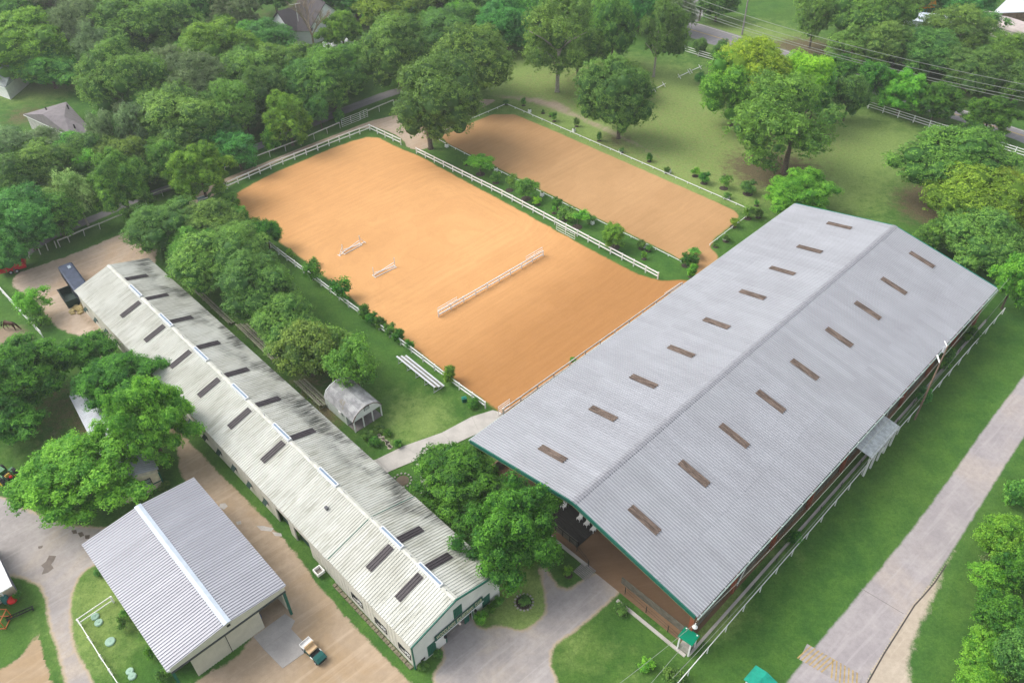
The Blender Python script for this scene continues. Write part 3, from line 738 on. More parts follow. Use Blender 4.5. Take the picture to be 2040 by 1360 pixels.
# gable wall with door, shutters, sign
g = MB()
def gy(t): return he - .02 + (hr - he) * (1 - abs(t - W / 2) / (W / 2)) - .1
d0, d1, dz = 4.07, 7.46, 1.95
for a, b, zb in ((.05, d0, 0), (d0, W / 2, dz), (W / 2, d1, dz), (d1, W - .05, 0)):
    g.prism([(-a, zb), (-b, zb), (-b, gy(b)), (-a, gy(a))], -.10, .02)
g.build('gable_wall', BWHITE, st)
g = MB().prism([(-.12, 0), (-W + .12, 0), (-W + .12, he - .36), (-W / 2, hr - .36), (-.12, he - .36)], L - .15, L - .05); g.build('gable_wall', CREAM, st)
MB().box(-.16, .0, -.05, .06, 0, he - .1).build('corner_trim', DGREEN, st)
MB().box(-.14, .0, -W - .03, -W + .06, 0, he - .1).build('corner_trim', WHITE, st)
MB().box(-.14, -.10, -d0 + .02, -d0 + .14, 0, dz).build('door_trim', DGREEN, st)
MB().box(-.14, -.10, -d1 - .14, -d1 - .02, 0, dz).build('door_trim', DGREEN, st)
MB().box(.05, .12, -d1 + .3, -d1 + .9, 0, dz - .05).build('door', DGREEN, st)
MB().box(.3, 9, -d1 + .2, -d0 - .2, .012, .035).build('aisle_floor', mat('aisle_concrete', (.36, .33, .30), .8), st)
SHUT = mat('green_shutter', (.018, .135, .088), .5, var=.12)
for nm, t0, t1, z0, z1 in (('shutter', 1.66, 2.68, .25, 2.1), ('loft_door', 5.18, 6.25, 2.95, 4.5), ('shutter', 8.87, 9.88, .55, 2.2)):
    sh = thing(nm, None, None); sh.parent = st
    MB().box(-.15, -.105, -t1, -t0, z0, z1).build('panel', SHUT, sh)
    b_ = MB()
    for k in range(1, 5): tt = t0 + (t1 - t0) * k / 5; b_.box(-.165, -.151, -tt - .012, -tt + .012, z0 + .05, z1 - .05)
    b_.build('groove', DARK, sh)
# sign board
SG = mat('sign_green', (.008, .09, .06), .5, var=.05)
sb = MB().box(-.27, -.2, -8.85, -2.6, 2.1, 2.90).build('sign_board', SG, st)
MB().box(-.3, -.2, -8.9, -2.55, 1.98, 2.095).build('sign_shelf', WHITE, sb)
def text(body, parent, size, m, loc, xdir, ydir, width=None, name='lettering', ext=.008):
    cu_ = bpy.data.curves.new(name, 'FONT'); cu_.body = body; cu_.size = size; cu_.extrude = ext; cu_.align_x = 'CENTER'; cu_.align_y = 'CENTER'
    o_ = bpy.data.objects.new(name, cu_); C.objects.link(o_); bpy.context.view_layer.update()
    me = bpy.data.meshes.new_from_object(o_.evaluated_get(bpy.context.evaluated_depsgraph_get()))
    bpy.data.objects.remove(o_); me.materials.clear(); me.materials.append(m)
    o_ = bpy.data.objects.new(name, me); C.objects.link(o_); o_.parent = parent
    x = Vector(xdir); y = Vector(ydir); z = x.cross(y); wdt = max(v.co.x for v in me.vertices) - min(v.co.x for v in me.vertices)
    sc = width / wdt if width else 1
    mm = Matrix.Identity(4)
    for i in range(3): mm[i][0] = x[i] * sc; mm[i][1] = y[i]; mm[i][2] = z[i]; mm[i][3] = loc[i]
    o_.matrix_local = mm; return o_
text('WOODLANDS  EQUESTRIAN  CLUB', sb, .86, mat('sign_letter', (.72, .66, .46), .5, var=.02), (-.278, -5.72, 2.50), (0, -1, 0), (0, 0, 1), 5.9)
for t0 in (3.75, 7.75):
    lm = MB().bar((-.1, -t0, 1.75), (-.34, -t0, 1.8), .05, .05); lm.tube([(-.34, -t0, 1.84), (-.34, -t0, 1.6)], [.12, .17], 8); lm.build('wall_lantern', BLACK, st)
MB().sphere((-.4, -5.6, 1.92), .14, n=10, m=6).build('hanging_bell', mat('pinkish_white', (.75, .6, .55), .5), st)
MB().box(-.16, -.10, -1.25, -.75, .55, .8).build('wall_vent', DARK, st)
# block footing along the wall
fb = MB()
for q in np.arange(.2, 12.8, .45): fb.box(q, q + .38, .05, .42, 0, .12 + .03 * math.sin(q * 7))
fb.build('footing_block', mat('mossy_block', (.20, .18, .12), .95, var=.3, scale=4), st)

# ---- lower left shed
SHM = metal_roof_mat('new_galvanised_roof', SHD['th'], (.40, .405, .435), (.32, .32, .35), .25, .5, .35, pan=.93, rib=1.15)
sh = thing('hay_barn', 'open fronted barn with silver ribbed roof and cream sliding walls in the lower left', 'barn', (*SHD['o'], 0), SHD['th'])
W, L, he, hr = SHD['W'], SHD['L'], SHD['he'], SHD['hr']
roof = MB().prism([(0, he - .02), (-W / 2, hr - .02), (-W, he - .02), (-W, he - .16), (-W / 2, hr - .16), (0, he - .16)], .05, L - .05).build('roof', GALV, sh)
S3 = slope_geo(W, he, hr, 'L')[0]
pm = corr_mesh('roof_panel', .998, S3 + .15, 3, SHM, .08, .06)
for side in 'LR':
    for k in range(19): place_panel(pm, roof, 'roof_panel', k * 1.0, 1.0, W, he, hr, side, 0, .01)
m_ = MB(); z = hr + .09
m_.prism([(-W / 2 + .38, z - .05), (-W / 2 + .38, z - .01), (-W / 2, z + .06), (-W / 2 - .38, z - .01), (-W / 2 - .38, z - .05), (-W / 2, z + .0)][::-1], -.05, L + .05)
m_.build('ridge_cap', mat('bright_cap', (.47, .53, .60), .5, .1, var=.08), roof)
g = MB().prism([(-2.0, 0), (-9.3, 0), (-9.3, he - .1), (-W / 2, hr - .2), (-2.0, he - .0)], .75, .85); g.build('front_wall', mat('cream_metal', (.56, .54, .44), .6, var=.06), sh)
rbm = MB().box(.71, .755, -.04, .04, 0, he - .1).mesh('wall_rib', MATS['cream_metal'])
for q in np.arange(2.1, 9.25, .3): inst('wall_rib', rbm, sh, (0, -q, 0))
MB().box(.69, .72, -5.66, -5.60, 0, he).build('door_gap', DARK, sh)
MB().prism([(-.1, he - .62), (-W + .1, he - .62), (-W + .1, he - .05), (-W / 2, hr - .05), (-.1, he - .05)], .0, .06).build('gable_header', MATS['cream_metal'], sh)
MB().box(-.1, .0, -W + .1, -.1, he - .78, he - .6).build('door_track', mat('dark_track', (.05, .06, .06), .5), sh)
for t in (.25, W - .25):
    MB().box(.05, .3, -t - .12, -t + .12, 0, he - .2).build('post', DGREEN, sh)
MB().box(L - .2, L - .1, -W + .2, -.2, 0, he - .2).build('back_wall', MATS['cream_metal'], sh)
MB().box(.9, L - .2, -W + .2, -W + .3, 0, he - .4).build('side_wall', MATS['cream_metal'], sh)
MB().box(3, L - .2, -.3, -.2, 0, he - .4).build('side_wall', MATS['cream_metal'], sh)
MB().box(-.06, -.0, -.15, .05, he - .3, he).build('gutter_end', WHITE, sh)
MB().box(0, L, .03, .15, he - .22, he - .1).build('gutter', WHITE, sh)
MB().box(-.07, -.0, -W / 2 - .2, -W / 2 + .15, hr - .5, hr - .25).build('gable_vent', DARK, sh)
for k, (t, s_) in enumerate(((1.0, .1), (1.35, -.2), (.7, -.25))):
    b = thing('milk_can', 'grey metal can %s under the front left corner of the hay barn' % ('nearest the wall', 'farthest out', 'beside the green post')[k], 'can', bl(SHD, s_, t))
    m_ = MB().tube([(0, 0, 0), (0, 0, .5), (0, 0, .62), (0, 0, .68)], [.17, .17, .10, .12], 10); m_.build('body', GALV, b); MB().tube([(0, 0, .68), (0, 0, .72)], .13, 10).build('lid', WHITE, b)

# ---- porch shed (gambrel/arched tin roof)
pa, pb_ = G(652, 812), G(708, 862); thp = math.atan2(*(pb_ - pa).yx)
ps = thing('garden_shed', 'small white shed with curved rusty tin roof and a four post porch on the lawn', 'shed', (*pb_.xy, 0), thp + PI)
Lp = (pb_ - pa).length + .3; Wp = 4.3
WS = mat('shed_siding', (.60, .66, .62), .6, var=.08)
# local: x back along the shed, y to the side (right side of the photo is -y)
sgn = -1
def py(t): return sgn * t
pr = [(-.1, 1.95), (.45, 2.75), (1.15, 3.2), (Wp / 2, 3.42), (Wp - 1.15, 3.2), (Wp - .45, 2.75), (Wp + .1, 1.95)]
pw = [(py(t), z) for t, z in [(0.05, 0)] + [(max(.05, min(Wp - .05, t)), z - .06) for t, z in pr] + [(Wp - .05, 0)]]
MB().prism(pw, 1.7, Lp).build('wall', WS, ps)
rf = MB()
RIB = 26
_s = NT('rusty_tin'); _p = _s.pos()
_c = _s.mix(_s.ramp(_s.noise(_p, .9, 4, .6), .35, .62), (.42, .42, .42), (.24, .24, .245))
_c = _s.mix(_s.ramp(_s.noise(_p, .38, 4, .6, .5), .60, .72), _c, (.20, .16, .085))
TR = _s.fin(_c, .65)
pts = []
for i in range(len(pr) - 1):
    for j in range(3): f = j / 3; pts.append((pr[i][0] * (1 - f) + pr[i + 1][0] * f, pr[i][1] * (1 - f) + pr[i + 1][1] * f))
pts.append(pr[-1])
xs_ = []
for k in range(int(Lp / .25) + 1):
    for dx, dz in ((0, 0), (.04, .04), (.09, .04), (.13, 0)): xs_.append((k * .25 + dx - .1, dz))
vs = []; fs = []
for t, z in pts:
    for x, dz in xs_: vs.append((x, py(t) * 1.0, z + dz))
nx = len(xs_)
for i in range(len(pts) - 1):
    for k in range(nx - 1): fs.append((i * nx + k, i * nx + k + 1, (i + 1) * nx + k + 1, (i + 1) * nx + k))
rf.add(vs, fs).build('roof', TR, ps)
gbl = MB().prism([(py(t), z - .08) for t, z in pr], -.02, .06); gbl.build('porch_gable', WHITE, ps)
edge = MB()
for i in range(len(pr) - 1): edge.bar((-.06, py(pr[i][0]), pr[i][1] - .02), (-.06, py(pr[i + 1][0]), pr[i + 1][1] - .02), .08, .1)
edge.build('gable_trim', mat('brown_trim', (.10, .06, .04), .7), ps)
for t in (.1, 1.45, 2.85, Wp - .1): MB().box(-.02, .12, py(t) - .07, py(t) + .07, 0, 2.15).build('post', WHITE, ps)
MB().box(1.6, 1.7, py(2.4), py(1.5), 0, 1.95).build('door', DARK, ps)
for t in (.45, 3.2):
    w_ = MB().box(1.62, 1.7, py(t + .75), py(t), .9, 1.8).build('window', mat('dark_glass', (.03, .035, .04), .15), ps)
    f_ = MB(); f_.box(1.58, 1.62, py(t + .8), py(t - .05), .82, .9); f_.box(1.58, 1.62, py(t + .8), py(t - .05), 1.8, 1.88); f_.box(1.58, 1.62, py(t + .4), py(t + .35), .9, 1.8); f_.build('frame', WHITE, w_)
MB().box(-.07, -.02, py(2.55), py(1.75), 2.65, 3.2).build('gable_sign', DARK, ps)
for z in (2.72, 2.84, 2.96, 3.08): MB().box(-.085, -.07, py(2.48), py(1.82), z, z + .05).build('gable_slat', WHITE, ps)
MB().box(2.5, 3.0, py(0) + .02, py(0) + .16, 1.4, 1.9).build('wall_unit', WHITE, ps)
MB().box(0, 1.65, py(Wp - .1), py(.1), .0, .1).build('porch_floor', mat('porch_boards', (.22, .20, .19), .8), ps)

# ---- tin roofed cottage under the trees (lower left)
ct = G(250, 1003); ct2 = G(327, 965); thc = math.atan2(ct2.y - ct.y, ct2.x - ct.x)
co = thing('tin_roof_cottage', 'small cream cottage with striped tin roof half hidden under the big trees', 'cottage', (*ct.xy, 0), thc)
Wc = (ct2 - ct).length; Lc = 19.
CR = mat('cottage_cream', (.66, .60, .46), .6)
MB().prism([(0, 0), (Wc, 0), (Wc, 2.3), (Wc / 2, 3.0), (0, 2.3)], 0, Lc, 'y').build('wall', CR, co)
MB().box(-.02, Wc + .02, -.06, -.02, .85, 1.0).build('wall_band', DGREEN, co)
MB().box(-.08, .08, -.1, .06, 0, 2.3).build('corner_trim', DGREEN, co); MB().box(Wc - .08, Wc + .08, -.1, .06, 0, 2.3).build('corner_trim', DGREEN, co)
w_ = MB().box(1.5, 3.4, -.08, -.03, .95, 2.1).build('window', mat('grey_glass', (.22, .28, .27), .25), co)
f_ = MB(); f_.box(1.4, 3.5, -.12, -.08, .87, .95); f_.box(1.4, 3.5, -.12, -.08, 2.1, 2.18); f_.box(1.4, 1.48, -.12, -.08, .95, 2.1); f_.box(3.42, 3.5, -.12, -.08, .95, 2.1); f_.box(1.48, 3.42, -.12, -.08, 1.5, 1.55); f_.build('frame', DARK, w_)
TIN = mat('striped_tin', (.46, .48, .52), .5, .2, var=.1)
rf = MB().prism([(-.2, 2.28), (Wc / 2, 3.05), (Wc + .2, 2.28), (Wc + .2, 2.2), (Wc / 2, 2.95), (-.2, 2.2)][::-1], .5, Lc + .3, 'y').build('roof', TIN, co)
a_ = math.atan2(.77, Wc / 2 + .2); Ls = (Wc / 2 + .2) / math.cos(a_)
tm = corr_mesh('roof_panel', .995, Ls, 3, TIN, .05, .06)
for sg in (1, -1):
    dn = Vector((sg * math.cos(a_), 0, -math.sin(a_))); nz = Vector((sg * math.sin(a_), 0, math.cos(a_))); X = dn.cross(nz)
    for k in range(19): inst('roof_panel', tm, rf, mtx=frame_matrix(dn, nz, X, Vector((Wc / 2, .5 + k + (0 if X.y > 0 else 1), 3.075))))

# ---- shingled / far houses
SHING = mat('grey_shingle', (.24, .215, .225), .9, var=.15, scale=1.2, grain=.35)
SHING2 = mat('dark_shingle', (.085, .075, .08), .9, var=.15, scale=1.2, grain=.35)
def hip_house(name, label, px4, z, hr_, ridge, m, mw):
    q = [G(x, y, z) for x, y in px4]; r = [G(x, y, hr_) for x, y in ridge]
    c = sum(q, Vector()) / 4; t = thing(name, label, 'house', (c.x, c.y, 0))
    wq = [c + (p - c) * .93 for p in q]
    w = MB(); w.add([(p.x, p.y, 0) for p in wq] + [(p.x, p.y, z) for p in wq], [(i, (i + 1) % 4, (i + 1) % 4 + 4, i + 4) for i in range(4)]); w.build('wall', mw, t, org=(c.x, c.y, 0))
    rr = MB().add([*q, *r], [(0, 1, 5, 4), (1, 2, 5), (2, 3, 4, 5), (3, 0, 4)]); ro = rr.build('roof', m, t, org=(c.x, c.y, 0))
    ev = MB().add([p - Vector((0, 0, .02)) for p in q] + [p - Vector((0, 0, .25)) for p in q], [(i, i + 4, (i + 1) % 4 + 4, (i + 1) % 4) for i in range(4)]); ev.build('eave', WHITE, t, org=(c.x, c.y, 0))
    return t, ro, c
t, ro, c = hip_house('shingled_house', 'house with plain mauve grey shingled hip roof in a gap among the left trees', [(46, 228), (142, 272), (186, 262), (132, 203)], 3., 5.2, [(85, 228), (128, 232)], SHING, mat('house_wall', (.5, .48, .45)))
for x, y in ((92, 218), (125, 232), (135, 213), (148, 252)):
    p = G(x, y, 4.1) - c; MB().tube([(p.x, p.y, 3.4), (p.x, p.y, 4.5)], .14, 6).build('vent_pipe', DARK, t)
hip_house('far_left_house', 'grey roofed house at the far left edge behind the yellow green tree', [(-60, 150), (10, 175), (64, 130), (10, 105)], 3., 5.4, [(-20, 140), (30, 125)], mat('patchy_grey_roof', (.34, .37, .37), .8, var=.3), WHITE)
# white house at the top
t = thing('white_house', 'white walled house with steep dark shingle roofs behind the bare tree', 'house', (-46, 190, 0))
o_ = (-46, 190, 0)
def gab(px_l, px_r, zE, zR, depth, name, mwall, mroof):
    """gable wall between two ground points facing the camera, roof running back"""
    a = G(*px_l); b = G(*px_r); d = (b - a).normalized(); n = Vector((-d.y, d.x, 0)); L_ = (b - a).length
    def P_(u, w_, z): return a + d * u + n * w_ + Vector((0, 0, z))
    wl = MB()
    prof = [(0, 0), (L_, 0), (L_, zE), (L_ / 2, zR), (0, zE)]
    wl.add([P_(u, 0, z) for u, z in prof] + [P_(u, depth, z) for u, z in prof], [(0, 1, 2, 3, 4), (9, 8, 7, 6, 5), (0, 5, 6, 1), (1, 6, 7, 2), (4, 9, 5, 0)]); wl.build('wall', mwall, t, org=o_)
    rf_ = MB(); ov = .4; k = (zR - zE) / (L_ / 2)
    vs = []
    for w_ in (-ov, depth + ov):
        vs += [P_(-ov, w_, zE - k * ov + .05), P_(L_ / 2, w_, zR + .05), P_(L_ + ov, w_, zE - k * ov + .05), P_(-ov, w_, zE - k * ov - .15), P_(L_ / 2, w_, zR - .15), P_(L_ + ov, w_, zE - k * ov - .15)]
    rf_.add(vs, [(0, 1, 7, 6), (1, 2, 8, 7), (3, 9, 10, 4), (4, 10, 11, 5), (0, 3, 4, 1), (1, 4, 5, 2), (0, 6, 9, 3), (2, 5, 11, 8)]); return rf_.build('roof', mroof, t, org=o_), P_
SB = mat('bright_siding', (.80, .82, .84), .6, var=.04)
r1, P1 = gab((624, 88), (690, 66), 4.2, 8.6, 9, 'wing', SB, SHING2)
r2, P2 = gab((548, 74), (585, 92), 3.9, 7.2, 12, 'wing', SB, SHING2)
# link wing
a = G(588, 90); b = G(628, 88); d = (b - a).normalized(); n_ = Vector((-d.y, d.x, 0))
mb = MB().add([a, b, b + Vector((0, 0, 3.4)), a + Vector((0, 0, 3.4)), a + n_ * 9, b + n_ * 9, b + n_ * 9 + Vector((0, 0, 3.4)), a + n_ * 9 + Vector((0, 0, 3.4))], [(0, 1, 2, 3), (0, 3, 7, 4), (1, 5, 6, 2), (5, 4, 7, 6)]); mb.build('wall', SB, t, org=o_)
mb = MB().add([a - n_ * .4 + Vector((0, 0, 3.3)), b - n_ * .4 + Vector((0, 0, 3.3)), b + n_ * 5 + Vector((0, 0, 6.8)), a + n_ * 5 + Vector((0, 0, 6.8)), a + n_ * 10 + Vector((0, 0, 3.3)), b + n_ * 10 + Vector((0, 0, 3.3))], [(0, 1, 2, 3), (3, 2, 5, 4)]); mb.build('roof', SHING2, t, org=o_)
a = G(660, 105); b = G(706, 92); d = (b - a).normalized(); n_ = Vector((-d.y, d.x, 0))
mb = MB().add([a, b, b + Vector((0, 0, 1.3)), a + Vector((0, 0, 1.3)), a + n_ * 4, b + n_ * 4, b + n_ * 4 + Vector((0, 0, 1.3)), a + n_ * 4 + Vector((0, 0, 1.3))], [(0, 1, 2, 3), (0, 3, 7, 4), (1, 5, 6, 2), (5, 4, 7, 6), (3, 2, 6, 7)]); mb.build('porch', SB, t, org=o_)
MB().bar(a + n_ * 3 + d * 2 + Vector((0, 0, 1.3)), a + n_ * 3 + d * 2 + Vector((0, 0, 4)), .3, .3).build('porch_post', SB, t, org=o_)
MB().bar(a + n_ * 4 + d * 3.5 + Vector((0, 0, 1.8)), a + n_ * 4 + d * 3.5 + Vector((0, 0, 3.4)), .9, .2).build('window', DARK, t, org=o_)
for q in range(3):
    p = P1(1.6, -.06, 1.5) if q == 0 else P1(2 + q * 1.5, -.06, 5.5 if q == 1 else 2)
an = G(592, 30, 9); MB().tube([(an.x, an.y, 7.5), (an.x, an.y, 11.3)], .06, 5).bar((an.x - 1.4, an.y, 11.2), (an.x + 1.2, an.y, 11.6), .07, .07).build('antenna', WHITE, t, org=o_)
# top right buildings
t = thing('white_roof_barn', 'bright white roofed barn with brown plank wall in the top right corner', 'barn', (0, 0, 0))
q = [G(1978, 26, 5), G(2080, 22, 5), G(2120, -25, 6.6), G(2010, -5, 6.6)]; c = sum(q, Vector()) / 4; t.location = (c.x, c.y, 0); o_ = (c.x, c.y, 0)
MB().add([*q, *[p - Vector((0, 0, .2)) for p in q]], [(0, 1, 2, 3), (0, 4, 5, 1), (3, 7, 4, 0), (1, 5, 6, 2)]).build('roof', mat('bright_roof', (.82, .84, .88), .5, var=.03), t, org=o_)
w = MB(); a, b = G(2000, 27, 4.8), G(2090, 24, 4.8)
PL = mat('brown_plank', (.20, .14, .09), .9, var=.3)
for k in range(14):
    p = a.lerp(b, k / 14); r = a.lerp(b, (k + .92) / 14); MB().bar((p.x, p.y + .3, 2.4), (r.x, r.y + .3, 2.4), .08, 4.8).build('plank', PL, t, org=o_)
t = thing('curved_roof_building', 'long building with pale pinkish curved roof below the white roofed barn', 'building', (0, 0, 0))
a, b = G(1950, 33, 2.5), G(2065, 70, 2.5); t.location = (a.x, a.y, 0); d = (b - a).normalized(); n_ = Vector((-d.y, d.x, 0)); o_ = (a.x, a.y, 0)
vs = []; K = 8
for e in (a, b):
    for k in range(K + 1): tt = PI * k / K; vs.append(e + n_ * (-2.6 * math.cos(tt)) + Vector((0, 0, 1.7 * math.sin(tt))))
MB().add(vs, [(k, k + 1, K + 2 + k, K + 1 + k) for k in range(K)] + [tuple(range(K, -1, -1)), tuple(range(K + 1, 2 * K + 2))]).build('roof', mat('pinkish_tin', (.52, .45, .43), .7, var=.2, scale=.6), t, org=o_)
MB().bar((a + d * 0 + Vector((0, 0, -1.2))), (b + Vector((0, 0, -1.2))), 5.0, 2.4).build('wall', mat('pale_wall', (.5, .47, .42)), t, org=o_)
t = thing('white_outbuilding', 'pale outbuilding glimpsed through the dark trees at the top right', 'building', G(1850, 70)); t.rotation_euler.z = -.4
MB().box(-6, 6, 0, 5, 0, 3).build('wall', SB, t); MB().prism([(-.4, 3), (2.5, 4.2), (5.4, 3)], -6.4, 6.4).build('roof', mat('bluish_roof', (.62, .68, .78), .5), t)
t = thing('play_structure', 'orange and teal play structure glimpsed between trees at the top edge', 'playset', G(1832, 32)); t.rotation_euler.z = .2
m_ = MB()
for x in (-2.4, 0, 2.4):
    for y in (-1, 1): m_.tube([(x, y, 0), (x, y, 3.2)], .1, 6)
m_.build('frame', mat('teal_plastic', (.02, .42, .30), .4), t)
MB().prism([(-1.3, 3.0), (0, 4.3), (1.3, 3.0)], -.2, 2.8).build('roof', mat('orange_plastic', (.85, .32, .02), .4), t); MB().prism([(-1.2, 2.2), (1.2, 2.2), (1.2, 2.5), (-1.2, 2.5)], -2.8, 2.6).build('deck', MATS['orange_plastic'], t)
# lower left cut off building and yard things
t = thing('white_roof_shelter', 'white roofed shelter with tan wall cut off by the left edge', 'shelter', G(0, 1150)); o_ = G(0, 1150)
q = [G(-90, 1060, 3), G(-5, 1104, 3), G(24, 1166, 3), G(-60, 1215, 3)]
MB().add([*q, *[p - Vector((0, 0, .15)) for p in q]], [(3, 2, 1, 0), (1, 2, 6, 5), (2, 3, 7, 6), (0, 1, 5, 4)]).build('roof', mat('flat_white_roof', (.72, .72, .70), .6), t, org=o_)
a, b, c_ = G(36, 1180), G(18, 1152), G(2, 1200)
MB().bar(a + Vector((0, 0, 1.3)), G(-10, 1095) + Vector((0, 0, 1.3)), .12, 2.6).build('wall', mat('bluish_wall', (.2, .2, .28)), t, org=o_)
MB().bar(a + Vector((0, 0, .8)), G(-20, 1215) + Vector((0, 0, .8)), .12, 1.6).build('wall', mat('tan_wall', (.52, .46, .34)), t, org=o_)
t = thing('white_rail_pen', 'white framed pen with dark netting at the left edge', 'pen', G(0, 1200)); o_ = G(0, 1200)
mb = MB(); P4 = [G(-30, 1190), G(-6, 1178), G(14, 1196), G(-14, 1216)]
for zz in (.7, 1.4):
    for i in range(4): mb.bar(P4[i] + Vector((0, 0, zz)), P4[(i + 1) % 4] + Vector((0, 0, zz)), .09, .09)
mb.build('rail', WHITE, t, org=o_)
for p in P4: MB().bar(p, p + Vector((0, 0, 1.45)), .1, .1).build('post', WHITE, t, org=o_)
MB().add([p + Vector((0, 0, .08)) for p in P4], [(3, 2, 1, 0)]).build('netting', DARK, t, org=o_)
t = thing('red_ball', 'large bright red round tub beside the pen at the left edge', 'tub', G(27, 1198)); MB().sphere((0, 0, .35), .5, sz=.7).build('tub', mat('red_plastic', (.75, .02, .02), .4), t)
t = thing('teal_barrel', 'dull teal round barrel beside the red tub', 'barrel', G(14, 1198)); MB().tube([(0, 0, 0), (0, 0, .25), (0, 0, .7), (0, 0, .9)], [.32, .38, .38, .32], 12).build('body', mat('dull_teal', (.03, .16, .16), .5), t); MB().tube([(0, 0, .9), (0, 0, .95)], .3, 12).build('lid', mat('dull_teal2', (.05, .2, .2), .5), t)
t = thing('orange_frame', 'orange tubular cage frame standing on the grass at the left edge', 'frame', G(4, 1240)); m_ = MB(); s_ = .7
OR = mat('orange_tube', (.60, .16, .05), .5)
for i in (-1, 1):
    for j in (-1, 1):
        m_.tube([(i * s_, j * s_, 0), (i * s_, j * s_, 1.4)], .05, 6); m_.tube([(i * s_, -s_, .75 + .65 * j), (i * s_, s_, .75 + .65 * j)], .05, 6); m_.tube([(-s_, i * s_, .75 + .65 * j), (s_, i * s_, .75 + .65 * j)], .05, 6)
m_.build('frame', OR, t)
t = thing('black_feed_rack', 'narrow black slatted rack lying on the grass lower left', 'rack', G(41, 1224), math.atan2(.55, .9))
MB().bar((-1.3, -.18, .3), (1.3, -.18, .3), .06, .1).bar((-1.3, .18, .3), (1.3, .18, .3), .06, .1).build('rail', BLACK, t)
for k in range(9): MB().box(-1.2 + k * .3, -1.15 + k * .3, -.2, .2, .25, .3).build('slat', BLACK, t)
for x in (-1.2, 1.2): MB().box(x - .04, x + .04, -.2, .2, 0, .25).build('leg', BLACK, t)

# ------------------------------------------------------------------ fences
def unit_mesh(name, m): return MB().box(0, 1, -.5, .5, -.5, .5).mesh(name, m)
UNIT = {}
def unit(m):
    if m.name not in UNIT: UNIT[m.name] = MB().box(0, 1, -.5, .5, -.5, .5).mesh('rail', m)
    return UNIT[m.name]
def ubar(name, a, b, w, h, m, parent, org):
    """scaled copy of one shared unit bar from a to b"""
    a = Vector(a) - Vector(org); b = Vector(b) - Vector(org); d = b - a; L_ = d.length; X = d / L_
    up = Vector((0, 0, 1)) if abs(X.z) < .95 else Vector((0, 1, 0))
    Y = up.cross(X).normalized(); Z = X.cross(Y)
    mm = Matrix.Identity(4)
    for i in range(3): mm[i][0] = X[i] * L_; mm[i][1] = Y[i] * w; mm[i][2] = Z[i] * h; mm[i][3] = a[i]
    return inst(name, unit(m), parent, mtx=mm)
def fence(name, label, px, heights, hp, step, m=WHITE, pw=.17, rw=.09, rh=.20, cat='fence', group=None, world=False, jit=.02, postm=None):
    P = [Vector(p) if world else G(*p) for p in px]; o = P[0]; t = thing(name, label, cat, (o.x, o.y, 0), 0, group)
    prev = None; org = (o.x, o.y, 0)
    for i in range(len(P) - 1):
        a, b = P[i], P[i + 1]; n_ = max(1, int(round((b - a).length / step)))
        for k in range(n_ + (1 if i == len(P) - 2 else 0)):
            q = a.lerp(b, k / n_); j = Vector((random.uniform(-jit, jit), random.uniform(-jit, jit), random.uniform(-jit, jit)))
            ubar('post', (q.x, q.y, 0), (q.x + j.x, q.y + j.y, hp + j.z), pw, pw, postm or m, t, org)
            if prev is not None:
                for hz in heights: ubar('rail', (prev.x, prev.y, hz + random.uniform(-jit, jit)), (q.x, q.y, hz + random.uniform(-jit, jit)), rw, rh, m, t, org)
            prev = q
    return t
def gate(name, label, px, h, nb, m=WHITE, world=False, z0=.15):
    a, b = [Vector(p) if world else G(*p) for p in px]; t = thing(name, label, 'gate', (a.x, a.y, 0)); org = (a.x, a.y, 0)
    for k in range(nb): z = z0 + (h - z0) * k / (nb - 1); ubar('bar', (a.x, a.y, z), (b.x, b.y, z), .05, .055, m, t, org)
    for f in (0, .5, 1): q = a.lerp(b, f); ubar('upright', (q.x, q.y, z0 - .03), (q.x, q.y, h + .03), .055, .055, m, t, org)
    return t
fence('rail_fence', 'white two rail fence on the forest side of the orange arena, round its far corner', [(430, 386), (540, 337), (656, 291), (737, 260), (799, 289)], (.55, 1.2), 1.35, 2.5)
fence('rail_fence', 'long white two rail fence between the orange arena and the shrub border', [(830, 306), (1000, 391), (1150, 471), (1310, 556)], (.55, 1.15), 1.3, 2.5)
gate('tube_gate', 'white four bar gate leaning on the middle of the long shrub border fence', [(1108, 458), (1145, 478)], 1.5, 4)
fence('divider_fence', 'white two rail fence standing alone across the middle of the orange arena', [(874, 631), (1082, 510)], (.35, .95), 1.05, 2.45)
gate('tube_gate', 'white tube gate at the lower left end of the arena divider fence', [(873, 628), (911, 606)], 1.35, 4)
gate('tube_gate', 'white tube gate at the upper right end of the arena divider fence', [(1048, 527), (1080, 508)], 1.5, 4)
fence('rail_fence', 'white two rail fence between lawn and orange arena, ending at the concrete path', [(450, 420), (556, 507), (640, 570), (695, 612), (820, 703), (915, 776), (967, 813)], (.5, 1.1), 1.25, 2.5)
fence('rail_fence', 'grey white fence tight against the west eave of the covered arena', [(1003, 830), (1357, 578)], (.7, 1.4), 1.45, 3., m=mat('grey_white_rail', (.6, .6, .58), .6))
gate('tube_gate', 'white sloping tube gate at the concrete path corner of the covered arena', [(993, 828), (1016, 812)], 1.6, 5)
gate('tube_gate', 'pale tube gate by the covered arena eave near the dirt crossing', [(1322, 602), (1352, 582)], 1.7, 4)
fence('lane_fence', 'single top rail fence on thin posts along the forest lane', [(450, 346), (507, 326), (600, 290), (678, 256)], (1.3,), 1.35, 3.6, m=mat('dull_white', (.55, .55, .50), .7), pw=.1)
gate('stock_gate', 'wide five bar white stock gate at the end of the forest lane fence', [(682, 254), (718, 240)], 1.7, 5)
gate('stock_gate', 'narrow white stock gate right of the wide one by the forest lane', [(719, 239), (733, 233)], 1.7, 5)
